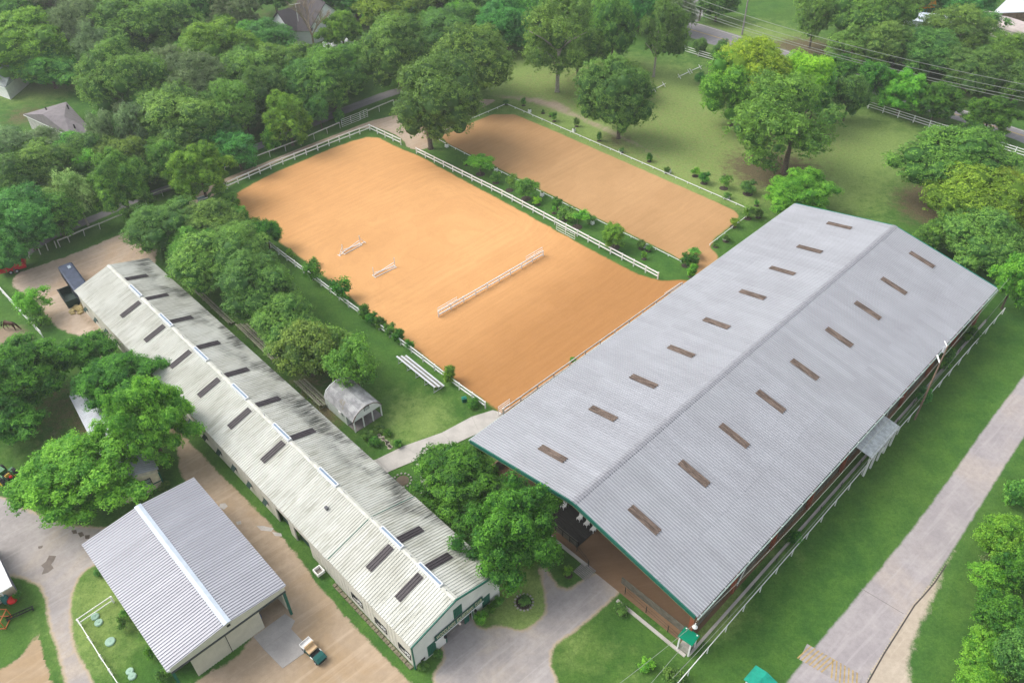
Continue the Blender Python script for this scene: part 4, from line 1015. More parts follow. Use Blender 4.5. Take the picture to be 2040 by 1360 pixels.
fence('lane_fence', 'short single rail fence running in under the big oak', [(733, 233), (756, 223), (785, 211)], (1.3,), 1.4, 3.2, m=MATS['dull_white'], pw=.1)
fence('lane_fence', 'short single rail fence left of the bright maple by the forest lane', [(296, 402), (325, 391), (360, 380)], (1.2,), 1.35, 3.6, m=MATS['dull_white'], pw=.1)
gate('stock_gate', 'small three bar gate in the hedge gap beside the dirt bend', [(274, 423), (294, 411)], 1.3, 3, m=MATS['dull_white'])
fence('lane_fence', 'single rail fence on leaning posts along the left bend of the dirt yard', [(120, 492), (139, 483), (169, 470), (200, 457), (250, 437)], (1.2,), 1.35, 3.6, m=MATS['dull_white'], pw=.1, jit=.15)
t = thing('fence_post_row', 'row of bare pale posts leading to the red trailer', 'fence', G(96, 499))
for x, y in ((113, 494), (96, 499), (81, 507), (59, 514), (50, 521)): p = G(x, y); ubar('post', p, p + Vector((.1, 0, 1.35)), .12, .12, MATS['dull_white'], t, t.location)
fence('board_fence', 'long white three rail fence between the grass field and the highway', [(1362, 104), (1450, 131), (1640, 190), (1729, 216), (1850, 254), (1982, 295), (2060, 320)], (.4, .9, 1.4), 1.5, 3.4, pw=.16, rh=.12)
fence('roadside_fence', 'long single white rail on thin posts running beside the covered arena to the bottom edge', [(1330, 1392), (1370, 1345), (1480, 1217), (1606, 1073), (1741, 916), (1850, 794), (1996, 626)], (1.2,), 1.2, 3.0, pw=.09, rw=.07, rh=.10)
fence('paddock_fence', 'white single rail fence of the horse paddock at the left edge', [(-20, 555), (20, 600), (86, 672)], (.4, 1.2), 1.25, 2.6, pw=.1, rh=.08)
fence('yard_fence', 'white two rail fence boxing the small lawn beside the hay barn', [(227, 1199), (161, 1244), (205, 1315), (262, 1402)], (.4, 1.05), 1.1, 2.4, pw=.16, rw=.06, rh=.12)
a = G(1743, 914); b = G(1757, 899); t = thing('blank_sign', 'blank white board hung on the roadside rail near the tin awning', 'sign', a)
ubar('board', a + Vector((.1, -.05, .75)), b + Vector((.1, -.05, .75)), .03, .8, WHITE, t, a); ubar('bracket', a + Vector((.05, 0, 1.2)), b + Vector((.05, 0, 1.2)), .05, .05, GALV, t, a)
# black wire mesh line beside the roadside rail
fence('wire_fence', 'thin dark wire fence with black posts between the kerb and the white roadside rail', [(1345, 1352), (1590, 1068), (1990, 612)], (.5, 1.0), 1.05, 4.5, m=mat('wire_dark', (.03, .035, .03), .6), pw=.05, rw=.02, rh=.02)
# front post and wire fence at the covered arena
fence('wire_fence', 'dark post and wire fence on the kerb in front of the covered arena mouth', [(1245, 1182), (1375, 1298)], (.6, 1.1), 1.15, 2.6, m=MATS['wire_dark'], pw=.07, rw=.02, rh=.02)
fence('wire_fence', 'dark mesh fence beside the maple shade at the covered arena mouth', [(1105, 1040), (1172, 1128)], (.6, 1.1), 1.15, 2.0, m=MATS['wire_dark'], pw=.07, rw=.03, rh=.03)

# dressage rail : low white boards
A4 = [(860, 273), (1009, 209), (1492, 419)]
fence('dressage_rail', 'low white rail round the far side of the brown dressage arena', A4, (.28,), .34, 2.6, pw=.14, rw=.06, rh=.13)
fence('dressage_rail', 'low white rail along the shrub border side of the dressage arena', [(860, 273), (890, 289), (1100, 396), (1357, 523), (1378, 510)], (.28,), .34, 2.6, pw=.14, rw=.06, rh=.12)
fence('dressage_rail', 'short low white rail at the lower right end of the dressage arena', [(1500, 423), (1414, 489)], (.28,), .34, 2.4, pw=.14, rw=.06, rh=.12)
for k, (x, y, lb) in enumerate([(890, 293, 'at the oak end of the shrub border'), (1055, 224, 'nearest the far corner of the dressage arena'), (1143, 262, 'second from the far corner of the dressage arena'), (1236, 303, 'third along the far rail of the dressage arena'), (1333, 344, 'fourth along the far rail of the dressage arena'), (1450, 396, 'under a bush near the right corner of the dressage arena'),
        (988, 341, 'behind the first bright sapling of the shrub border'), (1080, 390, 'in the middle of the shrub border rail'), (1180, 446, 'below the round topped bush row'), (1283, 492, 'between two dark plants near the lower end of the shrub border'), (1444, 477, 'at the short lower rail of the dressage arena')]):
    t = thing('letter_marker', 'small white box marker ' + lb, 'marker', G(x, y), .77, 'white markers round the dressage arena')
    MB().prism([(-.28, 0), (.28, 0), (.2, .65), (-.2, .65)], -.28, .28).build('box', WHITE, t); MB().sphere((0, 0, .72), .25, sz=.5, n=8, m=5).build('planter_top', mat('planter_leaf', (.10, .16, .04), .9), t)

# ------------------------------------------------------------------ jumps
def cross_jump(label, a, b, zl, zr):
    A, B = G(*a), G(*b); t = thing('show_jump', label, 'jump', (A.x, A.y, 0)); org = (A.x, A.y, 0); d = (B - A).normalized(); n_ = Vector((-d.y, d.x, 0))
    for P_, sg in ((A, -1), (B, 1)):
        s_ = MB().bar(P_, P_ + Vector((0, 0, 1.75)), .11, .11); s_.bar(P_ - n_ * .45 + Vector((0, 0, .06)), P_ + n_ * .45 + Vector((0, 0, .06)), .1, .1)
        if zl: s_.bar(P_ + Vector((0, 0, 1.35)), P_ + d * sg * .75 + Vector((0, 0, .1)), .08, .08); s_.bar(P_ + Vector((0, 0, .06)), P_ + d * sg * .85 + Vector((0, 0, .06)), .09, .09); s_.bar(P_ + d * sg * .85 - n_ * .35 + Vector((0, 0, .06)), P_ + d * sg * .85 + n_ * .35 + Vector((0, 0, .06)), .09, .09)
        s_.build('standard', WHITE, t, org=org)
    for (z0, z1, off) in ((.75, .15, -.12), (.15, .75, .12), (.08, .08, -.35), (.08, .08, .3)):
        MB().tube([A + n_ * off + d * .1 + Vector((0, 0, z0)), B + n_ * off - d * .1 + Vector((0, 0, z1))], .06, 8).build('pole', WHITE, t, org=org)
cross_jump('white cross pole jump with winged standards in the sand arena', (684, 505), (718, 487), 1, 1)
cross_jump('white cross pole jump with plain upright standards in the sand arena', (745, 551), (787, 531), 0, 0)
for k, (a, b, lb) in enumerate([((1303, 182), (1322, 172), 'low white cavaletti alone beside the round dark tree'), ((1353, 156), (1372, 147), 'low white cavaletti, nearer the round dark tree of the far pair'), ((1376, 145), (1394, 137), 'low white cavaletti, nearer the highway of the far pair'), ((1264, 197), (1270, 193), 'short white cavaletti peeking out right of the round dark tree'), ((1181, 235), (1187, 231), 'short white cavaletti left of the round dark tree')]):
    A, B = G(*a), G(*b); d = (B - A).normalized(); t = thing('cavaletti', lb, 'jump pole', (A.x, A.y, 0)); org = (A.x, A.y, 0)
    MB().tube([A + Vector((0, 0, .4)), B + Vector((0, 0, .4))], .09, 8).build('pole', WHITE, t, org=org)
    for P_ in (A, B):
        e = MB()
        n_ = Vector((-d.y, d.x, 0))
        e.bar(P_ - n_ * .45, P_ + n_ * .45 + Vector((0, 0, .8)), .12, .12); e.bar(P_ + n_ * .45, P_ - n_ * .45 + Vector((0, 0, .8)), .12, .12); e.build('cross_end', WHITE, t, org=org)

# ------------------------------------------------------------------ bleachers
def bleacher(label, a, b, rows, m, frame_m, hs):
    A, B = G(*a), G(*b); d = (B - A).normalized(); Lb = (B - A).length; t = thing('bleacher', label, 'bleacher', (A.x, A.y, 0), math.atan2(d.y, d.x))
    for r in range(rows):
        y = r * .72; z = hs * (.45 + (rows - 1 - r) * .38)
        MB().box(0, Lb, y - .12, y + .12, z - .045, z).build('seat_plank', m, t)
        if r < rows - 1: MB().box(0, Lb, y + .30, y + .46, z - .34, z - .30).build('foot_plank', WOODW, t)
    for k in range(5):
        x = .3 + (Lb - .6) * k / 4; f = MB()
        for r in range(rows):
            y = r * .72; z = hs * (.45 + (rows - 1 - r) * .38); f.bar((x, y, 0), (x, y, z - .05), .06, .06)
        f.bar((x, 0, hs * (.40 + (rows - 1) * .38) - .1), (x, (rows - 1) * .72, hs * .35), .05, .06); f.bar((x, -.1, .03), (x, (rows - 1) * .72 + .1, .03), .07, .06); f.build('frame', frame_m, t)
bleacher('three row shiny aluminium bleacher on the lawn beside the sand arena', (792, 722), (868, 784), 3, ALU, GALV, 1.)
WB = mat('mossy_plank', (.24, .25, .17), .9, var=.25)
bleacher('weathered mossy bleacher beside the small porch shed', (588, 768), (640, 818), 3, WB, WB, .8)
bleacher('weathered bleacher under the oak canopy next to the stable roof', (472, 655), (545, 726), 3, WB, WB, .8)
bleacher('weathered bleacher deepest under the oak canopy beside the stable', (386, 582), (458, 650), 2, WB, WB, .8)

# ------------------------------------------------------------------ vehicles & small things
def wheel(parent, x, y, r, wd, rimm=None, name='wheel'):
    w = thing(name, None, None, (x, y, r)); w.parent = parent
    MB().tube([(0, -wd / 2, 0), (0, -wd * .4, 0), (0, wd * .4, 0), (0, wd / 2, 0)], [r * .86, r, r, r * .86], 16).build('tyre', BLACK, w)
    MB().tube([(0, -wd / 2 - .02, 0), (0, wd / 2 + .02, 0)], r * .5, 12).build('rim', rimm or GALV, w)
    return w
# golf cart
a, b = G(608, 1284), G(646, 1322); th_ = math.atan2(b.y - a.y, b.x - a.x); c_ = (a + b) / 2
gc = thing('golf_cart', 'green golf cart with beige seats and white cargo bed parked by the concrete pad', 'golf cart', (c_.x, c_.y, .05), th_)
GCG = mat('cart_green', (.006, .10, .085), .25, spec=.6, var=.05); BEIGE = mat('beige_vinyl', (.62, .43, .24), .5)
MB().prism([(-1.35, .3), (1.35, .3), (1.4, .55), (1.15, .62), (.62, .66), (.45, .42), (-.3, .42), (-.32, .62), (-1.35, .62)], -.56, .56, 'y').build('body', GCG, gc)
MB().prism([(.62, .66), (1.38, .52), (1.40, .60), (1.1, .82), (.66, .92)], -.5, .5, 'y').build('hood', GCG, gc)
MB().box(-.28, .44, -.5, .5, .42, .45).build('floor_mat', BLACK, gc)
MB().prism([(-.55, .62), (0.02, .62), (.06, .70), (0.0, .80), (-.52, .78)], -.52, .52, 'y').build('seat', BEIGE, gc)
MB().prism([(-.62, .80), (-.50, .80), (-.58, 1.2), (-.70, 1.2)], -.5, .5, 'y').build('backrest', BEIGE, gc)
bd = MB().box(-1.45, -.78, -.58, .58, .66, .70).build('cargo_bed', WHITE, gc)
MB().box(-1.47, -1.43, -.58, .58, .70, .92).box(-1.43, -.78, -.6, -.56, .70, .92).box(-1.43, -.78, .56, .6, .70, .92).build('bed_side', WHITE, bd)
MB().bar((-.76, -.6, .95), (-.76, .6, .95), .06, .06).bar((-.76, -.58, .62), (-.76, -.58, .95), .05, .05).bar((-.76, .58, .62), (-.76, .58, .95), .05, .05).build('rear_rail', WHITE, gc)
MB().tube([(.55, .25, .6), (.3, .25, .98)], .025, 6).build('steering_column', BLACK, gc)
ring = [(.28 + .0 + .1 * math.cos(t_) * .6, .25 + .17 * math.sin(t_), .98 + .13 * math.cos(t_)) for t_ in np.linspace(0, 2 * PI, 13)]
MB().tube(ring, .018, 5, cap=False).build('steering_wheel', BLACK, gc)
for sy in (-1, 1): MB().bar((.15, .57 * sy, .45), (.55, .57 * sy, .5), .06, .06).build('side_step', WHITE, gc)
for x in (-.95, .95):
    for sy in (-.5, .5): wheel(gc, x, sy, .26, .2)
MB().box(1.34, 1.44, -.45, .45, .32, .42).build('bumper', BLACK, gc)
# dark blue horse trailer behind the stable
q = [G(117, 537, 2.5), G(147, 527, 2.5), G(172, 563, 2.5), G(146, 577, 2.5)]
f0 = (q[0] + q[1]) / 2; f1 = (q[2] + q[3]) / 2; th_ = math.atan2(f0.y - f1.y, f0.x - f1.x); Lt = (f0 - f1).length + 1.5; c_ = (f0 + f1) / 2
Wt = ((q[1] - q[0]).length + (q[2] - q[3]).length) / 2 * .95
NV = mat('navy_paint', (.025, .04, .08), .35, var=.2, scale=1, spec=.5)
ht = thing('horse_trailer', 'dark navy box horse trailer parked at the far end of the long stable', 'trailer', (c_.x, c_.y, 0), th_)
MB().box(-Lt / 2, Lt / 2, -Wt / 2, Wt / 2, .55, 2.45).build('body', NV, ht)
MB().prism([(-Wt / 2 - .04, 2.44), (-Wt / 2 + .2, 2.6), (Wt / 2 - .2, 2.6), (Wt / 2 + .04, 2.44)], -Lt / 2, Lt / 2).build('roof', mat('navy_roof', (.045, .06, .10), .55, var=.25), ht)
MB().box(Lt / 2, Lt / 2 + .8, -.7, .7, 1.0, 2.1).build('nose', NV, ht); MB().box(Lt / 2 - 1.7, Lt / 2 - .9, -.55, -.1, 2.6, 2.72).build('roof_vent', mat('vent_blue', (.3, .36, .42), .4), ht)
MB().box(-.6, .4, Wt / 2, Wt / 2 + .04, .7, 2.3).build('door', DARK, ht); MB().bar((Lt / 2, -.5, .55), (Lt / 2 + 1.6, 0, .55), .1, .1).bar((Lt / 2, .5, .55), (Lt / 2 + 1.6, 0, .55), .1, .1).build('hitch', BLACK, ht)
for x in (-.6, .3):
    for sy in (-1, 1): wheel(ht, x, sy * (Wt / 2 - .12), .36, .22)
for x in np.arange(-Lt / 2 + .5, Lt / 2, .9): MB().box(x - .02, x + .02, Wt / 2 + .0, Wt / 2 + .03, .6, 2.4).build('side_rib', DARK, ht)
# dark green skip next to it
a = G(141, 598); sk = thing('manure_skip', 'dark green open skip tucked between the navy trailer and the stable corner', 'skip', a, th_)
m_ = MB(); m_.box(-2, 2, -.9, -.8, .1, 1.3).box(-2, 2, .8, .9, .1, 1.3).box(-2, -1.9, -.8, .8, .1, 1.3).box(1.9, 2, -.8, .8, .1, 1.3).box(-1.9, 1.9, -.8, .8, .1, .25); m_.build('shell', mat('skip_green', (.02, .045, .035), .6), sk)
MB().bar((-2, -.93, 1.3), (2, -.93, 1.3), .1, .1).bar((-2, .93, 1.3), (2, .93, 1.3), .1, .1).build('rim_rail', BLACK, sk)
# red dump trailer
a = G(29, 537); rt = thing('red_dump_trailer', 'bright red open dump trailer loaded with scrap wood at the left tree edge', 'trailer', a, .45)
RED = mat('red_paint', (.50, .008, .02), .4, var=.1)
m_ = MB(); m_.prism([(-1.1, .5), (1.1, .5), (1.25, 1.5), (-1.25, 1.5)], -1.9, -1.8).prism([(-1.1, .5), (1.1, .5), (1.25, 1.5), (-1.25, 1.5)], 1.8, 1.9); m_.prism([(-1.25, 1.5), (-1.1, .5), (-1.02, .5), (-1.17, 1.5)], -1.8, 1.8).prism([(1.02, .5), (1.1, .5), (1.25, 1.5), (1.17, 1.5)], -1.8, 1.8).box(-1.8, 1.8, -1.02, 1.02, .5, .6); m_.build('body', RED, rt)
MB().box(-1.8, 1.8, -1.05, 1.05, 1.05, 1.42).build('tarp', RED, rt)
for k, (x, y, r_, mm_) in enumerate([(.2, .6, .5, 'w'), (.9, .9, -.3, 'b'), (-.6, .8, .9, 'b'), (-.2, -.1, .1, 'w')]):
    o_ = thing('scrap_board', None, None, (x, y, 1.5), r_); o_.parent = rt; MB().box(-.6, .6, -.25 if mm_ == 'w' else -.06, .25 if mm_ == 'w' else .06, 0, .1).build('board', WHITE if mm_ == 'w' else mat('scrap_tan', (.5, .35, .24)), o_)
for x in (-.45, .45):
    for sy in (-1.1, 1.1): wheel(rt, x, sy, .34, .2)
# farm machine under the maple by the arena corner
a = G(415, 418); fm = thing('arena_drag_trailer', 'grey and maroon flat farm trailer loaded with gear under the bright maple', 'trailer', a, math.atan2(-1.1, .75))
MB().box(-2.4, 2.4, -.9, .9, .55, .7).build('deck', mat('deck_brown', (.14, .10, .09), .9), fm)
for y in (-.8, -.3, .2, .7): MB().bar((-2.4, y, .75), (2.4, y, .75), .1, .06).build('deck_board', mat('deck_board', (.22, .17, .15), .9), fm)
MB().box(-.4, 1.0, -.2, .2, .75, 1.1).build('toolbox', mat('maroon', (.22, .01, .03), .5), fm); MB().box(-2.3, -1.3, -.8, .8, .75, 1.5).build('crate', mat('teal_grey', (.14, .22, .24), .5), fm)
MB().bar((-2.3, -.8, 1.55), (-2.3, .8, 1.55), .12, .12).bar((-1.3, -.8, 1.55), (-1.3, .8, 1.55), .12, .12).build('crate_bar', WHITE, fm)
for y in (-.3, .15): MB().bar((1.6, y, .85), (3.4, y, .6), .12, .1).build('ramp', WHITE, fm)
for x in (-.4, .4):
    for sy in (-1.0, 1.0): wheel(fm, x, sy, .32, .2)
a = G(407, 414); bb_ = thing('beige_boat', 'narrow beige hull with a red spot beside the maroon farm trailer', 'boat', a, math.atan2(-1.1, 1.0))
m_ = MB(); m_.prism([(-1.5, -.38), (1.1, -.38), (1.8, 0), (1.1, .38), (-1.5, .38)], .25, .65, 'z'); m_.build('hull', mat('beige_hull', (.62, .53, .42), .5), bb_)
MB().prism([(-1.4, -.12), (1.0, -.12), (1.0, .12), (-1.4, .12)], .655, .70, 'z').build('seat_board', DARK, bb_); MB().tube([(.5, .2, .66), (.5, .2, .85)], .16, 10).build('float', mat('red_plastic', (.75, .02, .02), .4), bb_)
# green tractor
a = G(16, 955); tr = thing('farm_tractor', 'green tractor with yellow rims parked on the gravel at the left edge', 'tractor', a, PI - .55)
TG = mat('tractor_green', (.02, .16, .035), .35, spec=.5, var=.08); TY = mat('tractor_yellow', (.75, .48, .03), .4)
MB().prism([(0.1, .75), (2.1, .75), (2.15, 1.25), (1.9, 1.42), (.1, 1.5)], -.38, .38, 'y').build('hood', TG, tr)
MB().box(-1.1, .2, -.35, .35, .6, 1.0).build('chassis', mat('tractor_black', (.03, .03, .03), .6), tr)
for sy in (-1, 1):
    MB().prism([(-1.2, 1.15), (-.9, 1.5), (-.3, 1.55), (.05, 1.1), (-.3, 1.48), (-.9, 1.43)], sy * .45 - .0, sy * .45 + sy * .5, 'y').build('fender', TG, tr)
    wheel(tr, -.65, sy * .85, .78, .45, TY); wheel(tr, 1.65, sy * .7, .48, .28, TY)
MB().box(-.8, -.35, -.25, .25, 1.0, 1.15).box(-.9, -.78, -.25, .25, 1.15, 1.55).build('seat', mat('yellow_seat', (.55, .38, .05), .5), tr)
MB().tube([(.0, 0, 1.4), (-.25, 0, 1.65)], .03, 6).build('steering_column', BLACK, tr); MB().sphere((-1.15, -.1, 1.15), .2, n=10, m=6).build('red_tank', MATS['red_plastic'], tr)
for sy in (-.5, .5): MB().bar((2.2, sy, .6), (2.9, sy, .4), .1, .12).build('loader_arm', TG, tr)
MB().bar((-1.1, -.6, 1.9), (-1.1, .6, 1.9), .07, .07).bar((-1.1, -.6, 1.0), (-1.1, -.6, 1.9), .07, .07).bar((-1.1, .6, 1.0), (-1.1, .6, 1.9), .07, .07).build('roll_bar', BLACK, tr)
MB().tube([(1.5, .15, 1.4), (1.5, .15, 2.0)], .05, 8).build('exhaust', BLACK, tr)
a = G(60, 978); tk = thing('tank_trailer', 'white round sprayer tank on small wheels half under the lower left tree', 'tank', a, PI - .9)
MB().tube([(-.9, 0, 1.05), (-.75, 0, 1.05), (.75, 0, 1.05), (.9, 0, 1.05)], [.35, .55, .55, .35], 16).build('tank', WHITE, tk, smooth=True); MB().tube([(0, 0, 1.55), (0, 0, 1.75)], .18, 10).build('lid', WHITE, tk)
MB().box(-1.0, 1.3, -.5, .5, .4, .52).build('frame', BLACK, tk); wheel(tk, 0, -.65, .35, .2); wheel(tk, 0, .65, .35, .2); MB().bar((.9, 0, .45), (2.2, 0, .45), .1, .1).build('drawbar', BLACK, tk)
# hopper / tub by the stable
a = G(637, 1143); t = thing('wall_hopper', 'white open tub on a stand against the stable wall', 'tub', a, STB['th'])
m_ = MB()
for x0, x1, y0, y1 in ((-.4, .4, -.45, -.35), (-.4, .4, .35, .45), (-.5, -.4, -.45, .45), (.4, .5, -.45, .45)): m_.box(x0, x1, y0, y1, .4, .8)
m_.build('rim', WHITE, t); MB().box(-.4, .4, -.35, .35, .38, .42).build('bottom', WOODW, t); MB().box(-.12, .12, -.12, .12, 0, .38).build('stand', WHITE, t)
# hay scraps on the straw patch and loose stones by the shed path
HAY = mat('straw', (.42, .33, .15), 1, var=.3, scale=5)
hp_ = thing('hay_pile', 'small heap of yellow hay against the far corner of the long stable', 'hay', G(158, 616))
for k in range(26):
    a_ = random.uniform(0, 6.28); r_ = random.uniform(0, 1.3); MB().prism([(-.35, 0), (.35, 0), (.22, .16), (-.25, .2)], -.18, .18, 'y').build('clump', HAY, hp_).location = (math.cos(a_) * r_, math.sin(a_) * r_, max(0, .35 - r_ * .25))
    hp_.children[-1].rotation_euler = (0, 0, a_ * 3)
sp_ = thing('stepping_stones', 'pale stepping stone path from the porch shed toward the concrete path', 'path', G(765, 880))
for k in range(22):
    q_ = G(756 + k * 1.1 + random.uniform(-4, 4), 866 + k * 1.25) - G(765, 880); r_ = random.uniform(.14, .28)
    n_ = 6; MB().prism([(q_.x + r_ * math.cos(6.28 * j / n_ + k), q_.y + r_ * .8 * math.sin(6.28 * j / n_ + k)) for j in range(n_)], 0, .05, 'z').build('stone', mat('path_stone', (.42, .38, .30), .9, var=.2), sp_)
# kiosk with green roof at the arena corner
a = G(1366, 1290); ks = thing('green_roof_kiosk', 'tiny kiosk with bright green flat roof and white posts at the covered arena corner', 'kiosk', a, COV['th'] + .1)
GRF = mat('bright_green_roof', (.0, .24, .13), .4, var=.06)
MB().prism([(-.75, 2.35), (.75, 2.15), (.75, 2.22), (-.75, 2.42)][::-1], -.8, .8, 'y').build('roof', GRF, ks)
for i in (-1, 1):
    for j in (-1, 1): MB().box(i * .6 - .07, i * .6 + .07, j * .6 - .07, j * .6 + .07, 0, 2.25).build('post', WHITE, ks)
MB().box(-.5, .5, -.5, .5, .0, .9).build('counter', mat('counter_grey', (.4, .38, .33)), ks)
# green roof thing at bottom edge
a = G(1508, 1375); t = thing('green_roof_hut', 'corner of a bright teal green ribbed hut roof at the bottom edge by the road', 'hut', a, .75)
rf = MB().prism([(-1.2, 1.9), (0, 2.2), (1.2, 1.9), (1.2, 1.82), (0, 2.1), (-1.2, 1.82)], -1.0, 1.0).build('roof', mat('teal_roof', (.01, .30, .21), .4), t); MB().box(-.85, .85, -1, 1, 0, 1.85).build('wall', WHITE, t)
for k in range(6): MB().prism([(-1.2, 1.92), (0, 2.22), (1.2, 1.92), (1.2, 1.9), (0, 2.2), (-1.2, 1.9)], -.9 + k * .34, -.84 + k * .34).build('roof_rib', MATS['teal_roof'], t)
# green litter bin
a = G(925, 799); t = thing('green_litter_bin', 'small dark green two tier bin on the lawn by the arena corner', 'bin', a, .3)
MB().box(-.3, .3, -.25, .25, 0, .55).build('body', DGREEN, t); MB().box(-.32, .32, -.27, .27, .58, .66).build('lid', TEAL, t); MB().box(-.28, .28, -.3, -.26, .9, 1.0).build('sign_plate', TEAL, t); MB().bar((0, -.28, 0), (0, -.28, 1.), .05, .05).build('post', DGREEN, t)
# septic lids
LIDM = mat('pale_green_lid', (.30, .46, .36), .6, var=.1)
for k, (x, y, r_, lb) in enumerate([(190, 1228, .42, 'nearest the fence corner'), (197, 1240, .42, 'just below the corner one'), (220, 1278, .5, 'in the middle of the small lawn'), (259, 1337, .38, 'upper one of the lower pair'), (264, 1347, .4, 'lowest on the small lawn')]):
    t = thing('septic_lid', 'round pale green lid ' + lb, 'lid', G(x, y), 0, 'septic lids on the small fenced lawn')
    MB().tube([(0, 0, 0), (0, 0, .12), (0, 0, .18)], [r_, r_, r_ * .85], 16).build('lid', LIDM, t); MB().tube([(0, 0, .18), (0, 0, .22)], .08, 8).build('knob', LIDM, t)
# chairs under the covered arena
ch = []
def chair(lb, s_, t_, rz):
    o_ = thing('plastic_chair', lb, 'chair', bl(COV, s_, t_, .03), rz, 'white chairs inside the arena mouth')
    MB().box(-.25, .25, -.25, .25, .40, .45).build('seat', WHITE, o_); MB().prism([(-.25, .45), (-.2, .45), (-.3, .9), (-.35, .9)], -.25, .25, 'y').build('backrest', WHITE, o_)
    for i in (-1, 1):
        for j in (-1, 1): MB().box(i * .22 - .025, i * .22 + .025, j * .22 - .025, j * .22 + .025, 0, .4).build('leg', WHITE, o_)
for lb, x, y in (('white plastic chair alone at the left in the dark arena mouth', 1122, 1012), ('white plastic chair, left of the three together in the arena mouth', 1154, 1036), ('white plastic chair, middle of the three together in the arena mouth', 1168, 1047), ('white plastic chair, right of the three together in the arena mouth', 1181, 1058)):
    s_, t_ = local_t(COV, x, y); chair(lb, s_, t_, COV['th'] + PI)
# viewing deck, dark
MB().prism([(0, 0), (1, 0), (1, 1), (0, 1)], 0, .02, 'z')
t = thing('viewing_deck', 'dark low viewing deck inside the left of the covered arena mouth', 'deck', bl(COV, 1.2, 8.0), COV['th'])
DK = mat('dark_deck', (.03, .028, .026), .9)
for k in range(20): MB().box(.1 + k * .3, .1 + k * .3 + .28, -7.4, 0, .026, .10).build('deck_board', DK, t)
for k in range(8): MB().box(.0, .06, -7.4 + k * 1.04, -7.33 + k * 1.04, .1, 1.05).build('baluster', DK, t)
MB().box(-.01, .07, -7.45, .05, 1.05, 1.12).build('handrail', DK, t)
# blue drum by barn door
a = G(517, 1232); t = thing('blue_drum', 'small blue drum beside the open bay of the hay barn', 'drum', a); MB().tube([(0, 0, 0), (0, 0, .4), (0, 0, .8)], [.24, .27, .24], 12).build('body', mat('blue_plastic', (.02, .05, .25), .4), t); MB().tube([(0, 0, .8), (0, 0, .84)], .2, 10).build('lid', BLACK, t)
# security lamp at the corner
a = bl(COV, -.3, 31.3, 5.9); t = thing('corner_lamp', 'white bell shaped lamp hanging at the south east eave corner', 'lamp', a)
MB().tube([(0, 0, 0), (0, 0, -.35)], [.04, .05], 6).build('bracket', WHITE, t); MB().tube([(0, 0, -.35), (0, 0, -.6)], [.1, .26], 12).build('shade', WHITE, t)
# utility poles
def pole(lb, base, h, rz, arms=1, m=BARK, r=.16):
    t = thing('utility_pole', lb, 'utility pole', base, rz); MB().tube([(0, 0, 0), (0, 0, h)], [r * .8, r * .5], 10).build('shaft', m, t)
    for k in range(arms):
        z = h - .6 - k * 1.2; MB().box(-1.1, 1.1, -.06, .06, z, z + .12).build('crossarm', m, t)
        for x in (-1, -.5, .5, 1): MB().tube([(x, 0, z + .12), (x, 0, z + .3)], .05, 6).build('insulator', WHITE, t)
    return t
t = pole('tall brown utility pole standing beside the awning side of the covered arena', G(1822, 835), 12.4, COV['th'] + .9, 0, mat('pole_brown', (.20, .14, .10), .95))
MB().tube([(0, 0, 12.2), (.9, -.1, 12.3)], .07, 6).build('lamp_arm', WHITE, t); MB().tube([(0, 0, 9.6), (1.3, -.3, 9.7)], .09, 8).build('lamp', WHITE, t); MB().tube([(.25, 0, 11.2), (.25, 0, 12.0)], .22, 10).build('transformer', GALV, t)
pole('pale grey utility pole on the highway verge at the top', G(1478, 70), 13, -.3, 1, mat('pole_grey', (.27, .25, .23), .95), .28)
pole('dark utility pole beside the side road at the top', G(1393, 42), 13, -.3, 1, BARK, .28)
WIRE = mat('wire', (.30, .33, .28), .6)
def wire(lb, pts, r=.03):
    P_ = [G(*p) for p in pts]; out = []
    if len(P_) == 3:
        for k in range(25):
            u = k / 24 * 2; a_, b_, c_ = (u - 1) * (u - 2) / 2, -u * (u - 2), u * (u - 1) / 2
            out.append(P_[0] * a_ + P_[1] * b_ + P_[2] * c_)
    else: out = P_
    tag(MB().tube(out, r, 5).build('power_line', WIRE), lb, 'wire')
nm_ = ('topmost', 'second', 'third', 'lowest')
for k, (ya, yb, yc, z) in enumerate([(-13, 82, 174, 9.5), (2, 96, 189, 9.0), (12, 107, 201, 8.2), (18, 112, 208, 7.8)]): wire('%s of the four power lines along the highway in the top right' % nm_[k], [(1360, ya, z), (1660, yb, z), (2080, yc + 2, z)], .045)
wire('thin wire over the east eave of the covered arena', [(2060, 494, 6.5), (1710, 905, 6.3), (1386, 1238, 6.0)], .02)
wire('thin wire above the wire fence east of the covered arena', [(2075, 505, 4), (1700, 950, 4), (1340, 1350, 4)], .02)
wire('thin wire from the corner lamp down to the bottom edge', [(1386, 1240, 5.6), (1310, 1302, 5.3), (1215, 1375, 5.2)], .022)
wire('thin wire from the green kiosk to the bottom edge', [(1363, 1285, 2.3), (1330, 1322, 2.3), (1280, 1380, 2.3)], .022)
t = thing('mailbox_post', 'white post box at the side road mouth near the top', 'post', G(1401, 33)); MB().box(-.25, .25, -.25, .25, 0, 1.9).build('post', WHITE, t); MB().box(-.35, .35, -.35, .35, 1.9, 2.1).build('cap', WHITE, t)
t = thing('split_rail', 'tan split rail fence piece beside the white post box', 'fence', G(1408, 33)); MB().bar((0, 0, 1.0), (4.5, .7, 1.2), .16, .16).bar((0, 0, .5), (4.5, .7, .7), .16, .16).build('rail', mat('tan_rail', (.42, .32, .18)), t); MB().bar((4.5, .7, 0), (4.5, .7, 1.5), .18, .18).build('post', MATS['tan_rail'], t)

